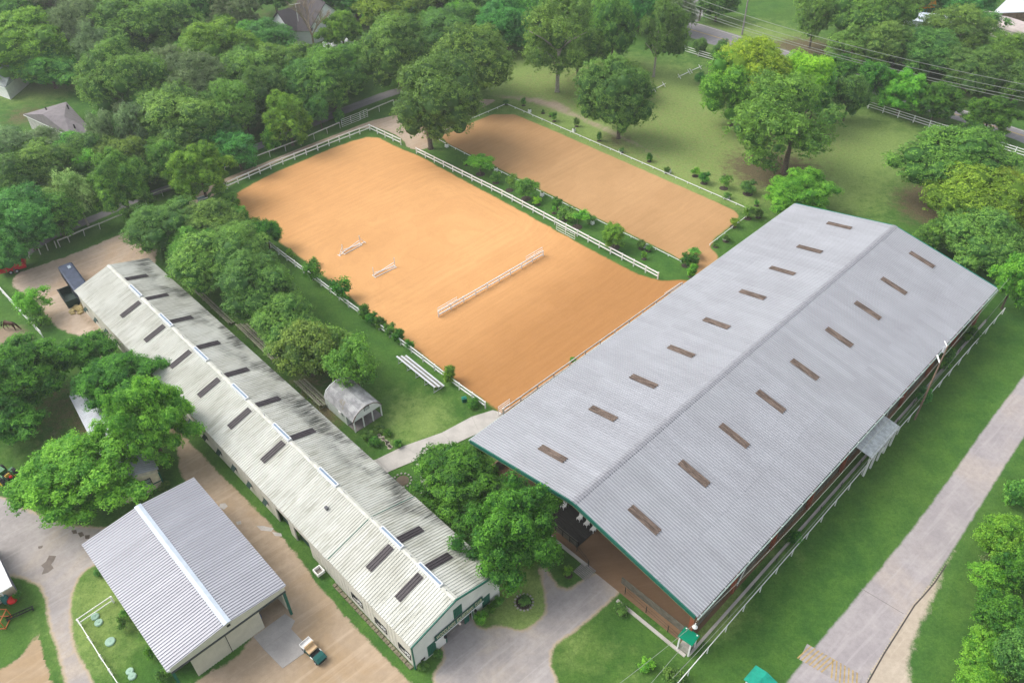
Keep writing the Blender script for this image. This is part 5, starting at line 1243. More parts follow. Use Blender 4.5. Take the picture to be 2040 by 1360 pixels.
# ------------------------------------------------------------------ horse
hz = G(22, 656); hs = thing('horse', 'dark brown horse grazing with lowered head in the left paddock', 'horse', hz, -.15)
HB = mat('horse_brown', (.085, .035, .022), .5, var=.2, scale=3)
V = [(-.62, 0, 1.30), (-.2, 0, 1.24), (.3, 0, 1.24), (.68, 0, 1.30), (1.0, 0, 1.22), (1.28, 0, .92), (1.46, 0, .62), (1.62, 0, .36), (1.74, 0, .16)]
R_ = [.28, .31, .32, .27, .18, .14, .13, .11, .07]
E_ = [(i, i + 1) for i in range(8)]
def leg(root, pts, rs):
    p = root
    for q, r in zip(pts, rs): V.append(q); R_.append(r); E_.append((p, len(V) - 1)); p = len(V) - 1
for sy, dx in ((-.16, .14), (.16, -.10)):
    leg(3, [(.68 + dx * .3, sy, .95), (.70 + dx, sy, .52), (.72 + dx, sy, .12), (.78 + dx, sy, .04)], [.13, .065, .045, .06])
for sy, dx in ((-.17, -.16), (.17, .12)):
    leg(0, [(-.55 + dx * .2, sy, .92), (-.72 + dx, sy, .52), (-.66 + dx, sy, .12), (-.60 + dx, sy, .04)], [.16, .07, .045, .06])
me = bpy.data.meshes.new('body'); me.from_pydata(V, E_, []); me.materials.append(HB)
hb = bpy.data.objects.new('body', me); C.objects.link(hb); hb.parent = hs
sk_ = hb.modifiers.new('skin', 'SKIN')
for i, r in enumerate(R_): me.skin_vertices[0].data[i].radius = (r * .85, r)
me.skin_vertices[0].data[1].use_root = True
hb.modifiers.new('sub', 'SUBSURF').levels = 2; hb.modifiers['sub'].render_levels = 2
HM = mat('horse_mane', (.015, .012, .012), .8)
MB().tube([(-.86, 0, 1.36), (-1.05, 0, 1.15), (-1.18, 0, .75), (-1.3, 0, .42)], [.06, .11, .12, .04], 8).build('tail', HM, hs, smooth=True)
MB().tube([(.72, 0, 1.58), (1.05, 0, 1.42), (1.32, 0, 1.08), (1.46, 0, .80)], [.03, .06, .06, .03], 6).build('mane', HM, hs, smooth=True)
for sy in (-.07, .07): MB().tube([(1.42, sy, .75), (1.40, sy * 1.3, .9)], [.04, .01], 6).build('ear', HB, hs)

# ------------------------------------------------------------------ foliage
def leaf_mat(name, col, col2, trans=.38):
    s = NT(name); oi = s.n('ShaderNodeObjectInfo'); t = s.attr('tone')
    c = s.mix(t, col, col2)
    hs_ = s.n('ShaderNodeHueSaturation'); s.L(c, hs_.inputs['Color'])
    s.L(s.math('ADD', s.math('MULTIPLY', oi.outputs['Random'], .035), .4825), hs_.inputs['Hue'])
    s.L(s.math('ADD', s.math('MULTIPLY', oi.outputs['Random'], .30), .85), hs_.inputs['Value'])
    c = hs_.outputs[0]
    s.fin(c, .6, 0, .25)
    tr_ = s.n('ShaderNodeBsdfTranslucent'); s.L(c, tr_.inputs[0])
    mx = s.n('ShaderNodeMixShader'); mx.inputs[0].default_value = trans
    s.L(s.b.outputs[0], mx.inputs[1]); s.L(tr_.outputs[0], mx.inputs[2]); s.L(mx.outputs[0], s.out.inputs[0])
    return s.m
LM = {
 'oak': leaf_mat('oak_leaf', (.085, .205, .040), (.35, .57, .095)),
 'dark': leaf_mat('dark_leaf', (.060, .170, .036), (.24, .46, .080)),
 'mid': leaf_mat('mid_leaf', (.065, .210, .036), (.30, .60, .080)),
 'bright': leaf_mat('bright_leaf', (.090, .280, .028), (.36, .70, .065)),
 'yellow': leaf_mat('yellow_leaf', (.200, .40, .026), (.56, .80, .055)),
 'maple': leaf_mat('maple_leaf', (.034, .145, .020), (.20, .48, .042)),
 'pine': leaf_mat('pine_leaf', (.115, .200, .080), (.32, .44, .175)),
 'teal': leaf_mat('teal_leaf', (.055, .200, .044), (.21, .54, .095)),
 'pale': leaf_mat('pale_leaf', (.22, .40, .11), (.54, .75, .25)),
 'gold': leaf_mat('gold_leaf', (.125, .240, .022), (.40, .58, .052)),
}
def crown_mesh(name, nl, lr, nleaf, lsz, seed, bottom=-.75, airy=0., spiky=0., flat_=1.):
    """lobed crown in the unit ball, tufts of small leaf faces on every lobe"""
    r = np.random.default_rng(seed)
    L_ = []; tries = 0
    ph = r.uniform(0, 6.28, 4)
    while len(L_) < nl and tries < nl * 80:
        tries += 1
        d = r.normal(size=3); d /= np.linalg.norm(d)
        if d[2] < bottom: continue
        az = math.atan2(d[1], d[0])
        wob = 1 + .19 * math.sin(2 * az + ph[0]) * (1 - abs(d[2])) + .14 * math.sin(5 * az + ph[1] + 3 * d[2]) + .07 * math.sin(4 * d[2] + ph[2])
        rr = r.uniform(lr[0], lr[1]) * (.8 if d[2] < -.2 else 1)
        k = (1 - rr) * r.uniform(.72, 1.16) * wob * (.92 if d[2] < -.2 else 1)
        c = d * k * np.array([1, 1, flat_])
        if all(np.linalg.norm(c - q[0]) > .60 * min(rr, q[1]) + .05 for q in L_): L_.append((c, rr, r.uniform(0, 1)))
    L_ += [(np.array([0, 0, -.05]), .5, .2)]
    cs = np.array([q[0] for q in L_]); rs = np.array([q[1] for q in L_]); tn = np.array([q[2] for q in L_])
    w = rs ** 2; w[-1] *= .2; w /= w.sum()
    nc = nleaf // 11
    idx = r.choice(len(L_), nc, p=w)
    d = r.normal(size=(nc, 3)); d /= np.linalg.norm(d, axis=1)[:, None]
    d[:, 2] = np.where(d[:, 2] < -.45, -d[:, 2], d[:, 2])
    lump = 1 + .17 * np.sin(d[:, 0] * 6 + idx) * np.cos(d[:, 1] * 7 + idx * 2) + spiky * r.uniform(-.1, 1, nc) ** 4
    rad = rs[idx] * lump * (1 - np.abs(r.normal(0, .05 + airy * .14, nc)))
    CP = cs[idx] + d * rad[:, None]
    keep = np.ones(nc, bool)
    for c, rr in zip(cs, rs): keep &= ~(np.linalg.norm(CP - c, axis=1) < rr * (.74 - airy * .3))
    CP = CP[keep]; d = d[keep]; idx = idx[keep]; nc = len(CP)
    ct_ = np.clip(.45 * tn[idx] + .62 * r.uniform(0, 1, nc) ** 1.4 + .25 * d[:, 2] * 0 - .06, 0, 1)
    per = 11; j = np.repeat(np.arange(nc), per); n = len(j)
    P = CP[j] + r.normal(0, lsz * 1.25, (n, 3)) * np.array([1, 1, .75])
    nor = d[j] * 1.0 + r.normal(size=(n, 3)) * .5 + np.array([0, 0, .25]); nor /= np.linalg.norm(nor, axis=1)[:, None]
    a = np.cross(nor, r.normal(size=(n, 3))); a /= np.linalg.norm(a, axis=1)[:, None] + 1e-9; b = np.cross(nor, a)
    sz = lsz * r.uniform(.55, 1.25, n)[:, None]
    bend = nor * sz * .18
    Q = np.stack([P - a * sz, P - b * sz * .62 + bend, P + a * sz, P + b * sz * .62 + bend], 1).reshape(-1, 3)
    tone = np.repeat(np.clip(ct_[j] + r.uniform(-.16, .16, n), 0, 1), 4)
    # inner core spheres
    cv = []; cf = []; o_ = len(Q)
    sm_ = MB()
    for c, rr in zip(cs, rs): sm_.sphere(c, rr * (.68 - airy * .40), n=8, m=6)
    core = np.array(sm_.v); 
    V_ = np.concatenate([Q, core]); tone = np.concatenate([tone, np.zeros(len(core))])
    me = bpy.data.meshes.new(name); me.vertices.add(len(V_)); me.vertices.foreach_set('co', V_.ravel().astype(np.float32))
    F4 = np.arange(4 * n); cl = [tuple(i + o_ for i in f) for f in sm_.f]
    li = np.concatenate([F4, np.array([i for f in cl for i in f])]).astype(np.int32)
    st_ = np.concatenate([np.arange(0, 4 * n, 4), 4 * n + np.concatenate([[0], np.cumsum([len(f) for f in cl])[:-1]])]).astype(np.int32)
    me.loops.add(len(li)); me.loops.foreach_set('vertex_index', li); me.polygons.add(len(st_)); me.polygons.foreach_set('loop_start', st_)
    me.update(calc_edges=True); set_attr(me, 'tone', tone); me.materials.append(LM['oak'])
    return me
def trunk_mesh(name, seed, m, nb=7, r0=.06, straight=False):
    """unit tree trunk: z from 0 (ground) to 1 (crown centre), limbs reach out to radius ~.6"""
    r = random.Random(seed); mb = MB()
    pts = [(0, 0, 0), (r.uniform(-.02, .02), r.uniform(-.02, .02), .35), (r.uniform(-.05, .05), r.uniform(-.05, .05), .7), (0, 0, 1.05)]
    mb.tube([(0, 0, -.01), (0, 0, .04)] + pts[1:], [r0 * 1.5, r0 * 1.05, r0 * .85, r0 * .6, r0 * .25], 8)
    for k in range(nb):
        a_ = 2 * PI * k / nb + r.uniform(-.3, .3); z0 = r.uniform(.45, .85); L_ = r.uniform(.5, .88)
        p0 = Vector((0, 0, z0)); p1 = Vector((math.cos(a_) * L_ * .5, math.sin(a_) * L_ * .5, z0 + .22)); p2 = Vector((math.cos(a_) * L_, math.sin(a_) * L_, z0 + .38))
        mb.tube([p0, p1, p2], [r0 * .42, r0 * .28, r0 * .1], 5)
    return mb.mesh(name, m, True)
BIG, MED, SML = {}, {}, {}
BIG['round'] = [crown_mesh('crown', 46, (.26, .40), 42000, .024, 11 + k, spiky=.1) for k in range(3)]
BIG['airy'] = [crown_mesh('crown', 34, (.22, .36), 30000, .022, 31 + k, airy=.8, spiky=.25) for k in range(2)]
BIG['chunky'] = [crown_mesh('crown', 95, (.15, .24), 46000, .024, 51 + k, spiky=.0) for k in range(2)]
MED['round'] = [crown_mesh('crown', 30, (.28, .42), 14000, .042, 71 + k, spiky=.15) for k in range(2)]
MED['airy'] = [crown_mesh('crown', 24, (.22, .36), 9000, .042, 81 + k, airy=.9, spiky=.3) for k in range(2)]
MED['chunky'] = [crown_mesh('crown', 55, (.18, .28), 15000, .040, 91 + k) for k in range(2)]
SML['round'] = [crown_mesh('crown', 14, (.36, .5), 3200, .085, 101 + k) for k in range(2)]
SML['airy'] = [crown_mesh('crown', 14, (.26, .42), 1500, .10, 111 + k, airy=1.0, spiky=.5) for k in range(2)]
SML['chunky'] = SML['round']
TRK = [trunk_mesh('trunk', 5 + k, BARK) for k in range(2)]; TRKP = [trunk_mesh('trunk', 15 + k, PALEBARK) for k in range(2)]
TRKS = trunk_mesh('trunk', 25, BARK, 5, .035)
ntree = 0
def tree(cx, cy, rx, ry, shape, lm, label, name='broadleaf_tree', zc=None, base=None, cat='tree', group=None, pale=False, clear=.06, mulch=False, vmax=1.5):
    """crown centre and half sizes as surveyed on the photograph; base px when the foot is seen"""
    global ntree; ntree += 1
    r = random.Random(ntree * 13 + 5)
    z = zc if zc is not None else 3.
    for _ in range(12):
        if base is not None:
            b = G(*base); lo, hi = 0., 30.
            for _k in range(30):
                m_ = (lo + hi) / 2
                if proj((b.x, b.y, m_))[1] > cy: lo = m_
                else: hi = m_
            z = (lo + hi) / 2; p = Vector((b.x, b.y, z)); off = (cx - proj(p)[0]); 
            p.x += off * proj(p)[2] / FPX
        else: p = G(cx, cy, z); b = p
        dep = float(proj(p)[2]); R = rx * dep / FPX
        sa = (H - z) / (Vector((p.x, p.y, z - H)).length); ca = math.sqrt(1 - sa * sa); ryv = ry * dep / FPX
        V2 = (ryv ** 2 - (R * sa) ** 2) / ca ** 2
        V_ = math.sqrt(max(V2, 0.)) if V2 > 0 else 0; V_ = min(max(V_, .62 * R), vmax * R)
        if zc is None and base is None: z = V_ * (1 + clear) + (.5 if R > 2 else 0)
    grp = BIG if R > 4.2 else MED if R > 1.7 else SML
    me = grp[shape][ntree % len(grp[shape])]
    foot = Vector((b.x, b.y, 0)) if base is not None else Vector((p.x, p.y, 0))
    t = thing(name, label, cat, foot, 0, group)
    tm_ = TRKS if R < 2 else (TRKP if pale else TRK)[ntree % 2]
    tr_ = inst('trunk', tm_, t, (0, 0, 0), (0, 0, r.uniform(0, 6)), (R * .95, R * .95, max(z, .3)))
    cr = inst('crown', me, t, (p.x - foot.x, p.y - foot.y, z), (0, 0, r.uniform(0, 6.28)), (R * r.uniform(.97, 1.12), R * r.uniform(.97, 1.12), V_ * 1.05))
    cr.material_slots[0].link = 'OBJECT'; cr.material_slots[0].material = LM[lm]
    if mulch:
        mr = max(.45, min(.9, R * .7)); MB().tube([(0, 0, 0), (0, 0, .05)], [mr, mr * .8], 14).build('mulch_ring', MULCH, t)
    return t
T = tree

# forest and isolated trees, far to near
for a in [
 (1,1)]: pass
F = 'broadleaf_tree'; O = 'oak_tree'; P = 'pine_tree'; K = 'maple_tree'
# top strip, far forest (beyond and along the top edge)
T(35, 5, 62, 42, 'round', 'mid', 'green tree cut by the top left corner of the picture', F)
T(120, -5, 70, 50, 'airy', 'pine', 'dull airy tree at the top edge right of the top left corner', P)
T(165, 60, 62, 66, 'airy', 'pine', 'grey green pine just left of the big round tree near the top left', P)
T(278, 50, 96, 66, 'round', 'mid', 'huge round mid green tree near the top left', O)
T(400, 0, 60, 55, 'round', 'teal', 'dark tree at the top edge right of the huge round one', F)
T(470, 25, 55, 45, 'airy', 'pine', 'thin grey green pine at the top edge left of the white house', P)
T(545, -15, 45, 40, 'round', 'dark', 'dark tree at the top edge directly above the left end of the white house', F)
T(705, -10, 65, 40, 'round', 'teal', 'teal green tree at the top edge just right of the white house roof', F)
T(775, 15, 62, 46, 'airy', 'gold', 'olive airy tree at the top between white house and dark wood', P)
T(850, -5, 60, 44, 'round', 'oak', 'olive round tree at the top edge left of centre', O)
T(885, 60, 55, 38, 'round', 'teal', 'deep teal tree in the hollow behind the double oaks', F)
T(960, 0, 60, 44, 'round', 'dark', 'very dark tree at the top edge left of the tall trunked trees', F)
T(1010, 50, 55, 50, 'round', 'teal', 'dark teal tree beside the tall pale limbed tree', F)
T(1050, 25, 45, 45, 'round', 'mid', 'mid green tree tucked behind the tall pale limbed tree', F)
T(1200, -10, 60, 45, 'round', 'dark', 'dark tree at the top edge behind the tall pale limbed pair', F)
T(1275, 5, 45, 50, 'round', 'teal', 'dark slim tree at the top edge left of the side road', F)
T(1430, 8, 38, 30, 'round', 'dark', 'dark compact tree between the two utility poles', F)
T(1615, 30, 44, 52, 'airy', 'oak', 'loose oak standing alone on the bright green field across the highway', O, base=(1612, 95))
T(1740, 30, 72, 62, 'round', 'mid', 'broad mid green tree across the highway at the top', O)
T(1690, 95, 48, 36, 'airy', 'oak', 'low spreading tree across the highway beside the lone loose oak', O)
T(1765, 92, 55, 44, 'round', 'oak', 'rounded olive tree across the highway, lower left of the orange playset', O)
T(1850, 100, 62, 44, 'round', 'dark', 'shady dark tree below the pale outbuilding', F)
T(1905, 60, 60, 50, 'airy', 'oak', 'wide airy tree with pale limbs in front of the curved roof building', O)
T(1940, 140, 60, 42, 'round', 'dark', 'dark tree on the highway verge below the curved roof building', F)
T(2010, 110, 52, 44, 'airy', 'mid', 'loose green tree at the right edge below the curved roof building', O)
T(2030, 165, 40, 36, 'round', 'dark', 'dark tree at the right edge on the highway verge', F)
T(1935, 5, 48, 30, 'round', 'teal', 'teal tree at the top edge left of the white roofed barn', F)
T(1885, -15, 45, 30, 'round', 'mid', 'green tree at the top edge right of the orange playset', F)
T(1800, -20, 60, 30, 'round', 'oak', 'olive tree at the very top edge behind the orange playset', O)
# left forest
T(50, 95, 92, 62, 'round', 'bright', 'bright yellow green spreading tree in front of the far left house', F)
T(95, 135, 58, 34, 'round', 'mid', 'low green tree at the right foot of the bright yellow green one', F)
T(190, 110, 40, 48, 'airy', 'pine', 'slim grey pine over the brown clearing near the top left', P)
T(428, 98, 66, 50, 'round', 'bright', 'round pale topped bright tree above the olive wood', F)
T(250, 165, 76, 76, 'round', 'oak', 'large dull oak directly below the huge round tree', O)
T(345, 140, 48, 48, 'airy', 'pine', 'grey airy tree between the large dull oak and the pale topped tree', P)
T(395, 175, 66, 60, 'airy', 'pine', 'brownish grey pine in the middle of the left wood', P)
T(533, 76, 48, 32, 'round', 'teal', 'teal green tree in front of the left end of the white house', F)
T(495, 150, 56, 50, 'round', 'oak', 'olive oak below and left of the white house', O)
T(566, 142, 62, 50, 'round', 'mid', 'mid green oak directly below the white house', O)
T(680, 62, 38, 36, 'chunky', 'bright', 'vivid light green tree right in front of the white house gable', F)
T(645, 130, 40, 30, 'chunky', 'mid', 'leafy low tree just below the white house porch', F)
T(660, 160, 70, 60, 'round', 'mid', 'broad green oak below right of the white house', O)
T(460, 215, 55, 62, 'airy', 'oak', 'tall dull tree standing over the middle of the forest lane', O)
T(350, 245, 88, 66, 'round', 'oak', 'wide olive oak in the lower middle of the left wood', O)
T(272, 262, 42, 56, 'airy', 'pine', 'grey feathery pine beside the wide olive oak', P)
T(215, 268, 38, 58, 'airy', 'pine', 'grey brown pine right of the shingled house', P)
T(425, 270, 50, 40, 'round', 'dark', 'dark tree by the lane below the wide olive oak', F)
T(530, 190, 46, 52, 'round', 'dark', 'dark green tree behind the bright lane side maple', F)
T(600, 175, 46, 50, 'round', 'teal', 'deep green tree left of the broad oak below the white house', F)
T(95, 300, 52, 42, 'airy', 'pine', 'feathery pine lapping over the shingled roof corner', P)
T(35, 300, 60, 50, 'airy', 'pine', 'grey feathery pine below left of the shingled house', P)
T(170, 320, 55, 48, 'round', 'dark', 'dark green tree below the shingled house', F)
T(240, 320, 50, 45, 'round', 'oak', 'olive tree between the grey pines and the lane maples', O)
T(90, 345, 68, 56, 'round', 'oak', 'dull oak in the left wood above the pale birches', O)
T(20, 370, 62, 60, 'round', 'dark', 'dark tree at the left edge above the dirt yard', F)
T(45, 440, 72, 62, 'round', 'teal', 'large shadowy tree at the left edge next to the red trailer', F)
T(10, 500, 42, 44, 'round', 'teal', 'dark teal tree at the left edge touching the red trailer', F)
T(110, 430, 48, 44, 'round', 'mid', 'green tree behind the pale birches', F)
T(152, 392, 38, 54, 'airy', 'pale', 'taller pale yellow green birch by the lane', 'birch_tree', pale=True, vmax=1.9)
T(100, 412, 26, 40, 'airy', 'pale', 'smaller pale birch left of the taller one', 'birch_tree', pale=True, vmax=1.9)
T(240, 372, 54, 62, 'chunky', 'mid', 'layered green maple left of the small three bar gate', K)
T(333, 328, 36, 46, 'chunky', 'mid', 'green maple behind the brightest lane maple', K)
T(397, 345, 56, 54, 'chunky', 'bright', 'bright spiky maple leaning over the farm trailer at the arena corner', K, zc=6.0)
T(472, 302, 42, 36, 'chunky', 'teal', 'bluish green maple beside the forest lane fence', K)
T(573, 238, 46, 48, 'chunky', 'bright', 'bright green maple standing by the lane fence', K)
T(541, 278, 17, 24, 'round', 'bright', 'small bright sapling at the foot of the bright lane maple', K)
T(635, 222, 24, 30, 'round', 'teal', 'slim dull green tree behind the lane fence', K)
T(675, 232, 12, 14, 'round', 'mid', 'small green bush by the forest lane near the stock gate', 'bush', cat='bush')
# trees round the far end of the arenas
T(790, 105, 72, 66, 'round', 'oak', 'left of the two dull oaks behind the big corner oak', O)
T(945, 122, 76, 72, 'round', 'oak', 'right of the two dull oaks behind the big corner oak', O)
T(872, 203, 88, 82, 'round', 'dark', 'big dark oak filling the corner between the two arenas', O, base=(858, 296))
T(1112, 78, 74, 80, 'airy', 'oak', 'tall oak with pale limbs and visible trunk on the brown verge', O, base=(1110, 183), pale=True)
T(1160, 100, 46, 42, 'round', 'oak', 'lower oak touching the tall pale limbed one', O, base=(1150, 155))
T(1222, 60, 46, 70, 'round', 'mid', 'dense green oak right of the tall pale limbed one', O)
T(1325, 66, 48, 72, 'airy', 'dark', 'tall dark tree beside the bend of the highway with a bare trunk foot', O, base=(1302, 153), pale=True)
T(1352, 20, 40, 40, 'airy', 'pine', 'grey airy tree at the top edge over the side road', P)
T(1228, 200, 66, 74, 'round', 'dark', 'round dark oak standing alone beside the dressage arena', O, base=(1232, 276))
T(1250, 158, 42, 32, 'round', 'oak', 'upper dome of foliage behind the lone dark oak', O)
T(1395, 94, 16, 16, 'round', 'dark', 'small dark bush on the highway fence, left one', 'bush', cat='bush', base=(1393, 108))
T(1436, 103, 20, 20, 'round', 'dark', 'small dark bush on the highway fence, right one', 'bush', cat='bush', base=(1436, 120))
T(1396, 156, 11, 11, 'round', 'teal', 'small teal bush in the field near the willow', 'bush', cat='bush')
T(1502, 128, 66, 54, 'round', 'yellow', 'yellow green crown at the top of the big willow clump', 'willow_tree', zc=12)
T(1598, 150, 48, 42, 'round', 'yellow', 'yellow green crown on the right shoulder of the willow clump', 'willow_tree', zc=11)
T(1468, 178, 66, 68, 'round', 'bright', 'fresh green willow on the left side of the willow clump', 'willow_tree')
T(1558, 248, 104, 102, 'airy', 'mid', 'huge dusky green willow in front of the clump', 'willow_tree', base=(1562, 345))
T(1625, 190, 40, 44, 'round', 'mid', 'green willow filling the right side of the willow clump', 'willow_tree')
T(1693, 195, 33, 44, 'round', 'dark', 'dusky rounded tree standing in front of the roadside hedge row', F, base=(1680, 240))
T(1632, 135, 26, 24, 'chunky', 'maple', 'first hedge row tree beside the willow clump', F)
T(1678, 138, 34, 26, 'chunky', 'maple', 'second tree of the roadside hedge row from the willow', F)
T(1738, 165, 36, 40, 'chunky', 'maple', 'third tree of the roadside hedge row from the willow', F)
T(1800, 185, 44, 40, 'chunky', 'bright', 'yellow topped fourth tree of the roadside hedge row', F)
T(1868, 203, 44, 38, 'chunky', 'maple', 'last tree of the roadside hedge row before the gap', F)
T(1972, 232, 46, 38, 'chunky', 'maple', 'separate green tree on the highway verge near the right edge', F)
T(1902, 318, 98, 66, 'round', 'mid', 'wide flat topped green tree on the lawn with its trunk showing', O, base=(1860, 396))
T(1955, 400, 96, 66, 'round', 'gold', 'golden green tree near the far right corner of the arena roof', F)
T(2030, 405, 60, 60, 'round', 'gold', 'golden green tree cut by the right edge', F)
T(1945, 470, 80, 52, 'round', 'oak', 'dull tree below the golden ones behind the roof corner', O)
T(1855, 470, 36, 32, 'round', 'mid', 'small leafy tree at the far right end of the arena roof', F)
T(2022, 560, 40, 56, 'chunky', 'bright', 'bright green tree at the right edge beyond the roadside rail', F)
T(2040, 500, 40, 40, 'round', 'dark', 'dark tree at the right edge under the golden trees', F)
T(1596, 388, 62, 40, 'chunky', 'bright', 'bright green tree rising behind the far corner of the arena roof', K)
# oak row between stable and arena
T(330, 455, 72, 52, 'round', 'dark', 'dark oak at the far end of the oak row over the dirt bend', O)
T(415, 450, 66, 42, 'round', 'oak', 'dull oak at the far end of the oak row beside the farm trailer', O)
T(430, 520, 78, 62, 'round', 'oak', 'second oak of the row beside the stable roof', O)
T(510, 575, 78, 68, 'round', 'dark', 'third oak of the row beside the stable roof', O)
T(560, 640, 66, 55, 'round', 'oak', 'fourth oak of the row, low over the old bleachers', O)
T(612, 700, 62, 58, 'round', 'oak', 'fifth oak of the row overhanging the old bleachers', O)
T(706, 725, 56, 62, 'airy', 'mid', 'nearest oak of the row hanging over the porch shed', O)
T(470, 485, 58, 46, 'airy', 'oak', 'looser oak crown merging into the far end of the oak row', O)
T(385, 495, 55, 42, 'airy', 'mid', 'looser green crown leaning over the far stable roof', O)
T(540, 610, 52, 42, 'airy', 'oak', 'looser crown between the third and fourth oaks of the row', O)
T(592, 668, 50, 42, 'airy', 'mid', 'looser green crown between the fourth and fifth oaks of the row', O)
T(662, 690, 52, 46, 'airy', 'oak', 'looser crown joining the fifth and the nearest oak of the row', O)
# lower left maples
T(42, 745, 86, 72, 'chunky', 'maple', 'large dark green maple at the left edge beside the paddock', K)
T(168, 702, 52, 40, 'chunky', 'maple', 'maple crown reaching toward the stable wall', K)
T(243, 762, 80, 58, 'chunky', 'maple', 'maple crown pressed against the stable roof edge', K)
T(297, 846, 76, 84, 'chunky', 'bright', 'bright lobed maple over the cottage roof next to the stable', K)
T(158, 948, 108, 86, 'chunky', 'bright', 'largest bright maple overhanging the white sprayer tank', K)
T(30, 840, 55, 38, 'chunky', 'maple', 'low maple crown at the left edge above the tractor', K)
T(65, 600, 34, 32, 'airy', 'bright', 'loose light green bush beside the paddock fence', 'bush', cat='bush')
T(75, 635, 22, 18, 'airy', 'mid', 'low bush at the lower end of the paddock fence', 'bush', cat='bush')
# two maples in front
T(915, 955, 86, 74, 'chunky', 'maple', 'deep green maple beside the concrete path and stable', K)
T(1022, 1060, 98, 98, 'chunky', 'maple', 'big bright lobed maple at the arena mouth by the gravel drive', K)
# lower right thicket
for q in [(2030, 985, 26, 30, 'chunky', 'mid', 'small tree at the right edge above the roadside thicket'), (2005, 1070, 48, 42, 'chunky', 'bright', 'bright top tree of the roadside thicket'), (2030, 1140, 44, 44, 'chunky', 'maple', 'dark tree at the right edge of the roadside thicket'),
          (1975, 1150, 42, 36, 'airy', 'bright', 'loose bright tree of the roadside thicket, nearest the road'), (1995, 1225, 52, 46, 'chunky', 'maple', 'middle dark tree of the roadside thicket'), (1968, 1300, 48, 42, 'chunky', 'bright', 'bright tree low in the roadside thicket nearest the bottom'),
          (2025, 1300, 50, 52, 'round', 'dark', 'dark tree in the bottom right corner'), (1955, 1360, 46, 34, 'chunky', 'bright', 'bright bush cut by the bottom edge right of the road'), (1985, 1110, 22, 16, 'airy', 'pine', 'dull twiggy bush on the verge of the thicket')]:
    T(*q, F)
# undergrowth and lesser trees filling the woods
def fill(px, step, label, group, mats, shapes=('round', 'airy')):
    poly = np.array([G(*p)[:2] for p in px]); x0, y0 = poly.min(0); x1, y1 = poly.max(0); r = random.Random(99)
    y = y0
    while y < y1:
        x = x0 + r.uniform(0, step)
        while x < x1:
            p = (x + r.uniform(-1, 1) * step * .3, y + r.uniform(-1, 1) * step * .3)
            if sdist([p], poly)[0] > 0:
                zc = r.uniform(2.6, 5.2); R_ = r.uniform(2.6, 4.4); q = proj((p[0], p[1], zc)); k = FPX / q[2]
                T(q[0], q[1], R_ * k, R_ * k * .85, r.choice(shapes), r.choice(mats), label, 'understorey_tree', zc=zc, group=group)
            x += step
        y += step * .9
fill([(210, 80), (480, 90), (600, 150), (700, 135), (780, 168), (690, 200), (560, 255), (450, 300), (350, 350), (290, 375), (200, 410), (110, 445), (20, 500), (-30, 520), (-30, 330), (60, 325), (140, 335), (225, 300), (215, 190)], 7.5, 'small green understorey tree filling gaps in the left wood', 'understorey of the left wood', ['oak', 'mid', 'mid', 'bright', 'pine'])
fill([(-40, -25), (525, -25), (505, 20), (380, 45), (180, 30), (100, 45), (-40, 45)], 9., 'understorey tree in the far wood along the top left edge', 'understorey of the far top left wood', ['mid', 'bright', 'oak', 'pine'])
fill([(665, -25), (1000, -25), (1340, -25), (1330, 15), (1060, 85), (1010, 120), (900, 150), (800, 165), (745, 110), (735, 30)], 8., 'understorey tree in the wood behind the arenas', 'understorey of the wood behind the arenas', ['mid', 'bright', 'oak', 'teal'])
fill([(1740, 20), (1830, 80), (1960, 90), (2080, 110), (2080, 225), (1900, 180), (1740, 130), (1670, 90)], 9., 'dark understorey tree in the shelter belt across the highway', 'understorey across the highway', ['dark', 'teal', 'oak'])
# saplings along the lawn fence of the sand arena
for k, q in enumerate([(462, 405, 20, 22, 'mid', 'bushy young tree at the arena corner nearest the farm trailer'), (478, 432, 17, 20, 'mid', 'second young tree along the arena corner'), (505, 450, 14, 18, 'maple', 'narrow dark conifer like sapling by the arena'), (530, 465, 25, 28, 'maple', 'wide dark young tree over the arena fence'),
        (620, 540, 19, 22, 'maple', 'thin forked sapling leaning over the arena fence'), (626, 520, 9, 9, 'mid', 'tiny upper sapling tuft by the arena fence'), (578, 507, 9, 11, 'bright', 'small bright bush by the arena fence'), (680, 574, 22, 24, 'maple', 'open twiggy sapling beside the arena fence'),
        (726, 622, 14, 15, 'maple', 'round hedge bush, first of the tight row by the fence'), (742, 636, 12, 13, 'maple', 'round hedge bush, second of the tight row by the fence'), (758, 644, 11, 13, 'maple', 'round hedge bush, third of the tight row by the fence'), (776, 657, 12, 14, 'mid', 'round hedge bush, fourth of the tight row by the fence'), (794, 669, 12, 14, 'maple', 'round hedge bush, fifth of the tight row by the fence'),
        (815, 686, 10, 12, 'maple', 'sparse last bush of the tight row by the fence'), (895, 746, 15, 17, 'bright', 'light green bush beside the aluminium bleacher')]):
    sh_ = 'airy' if k in (2, 4, 5, 7, 13) else 'chunky' if k < 4 else 'round'
    T(q[0], q[1], q[2], q[3], sh_, q[4], q[5], 'young_tree' if q[2] > 16 else 'bush', cat='young tree' if q[2] > 16 else 'bush')
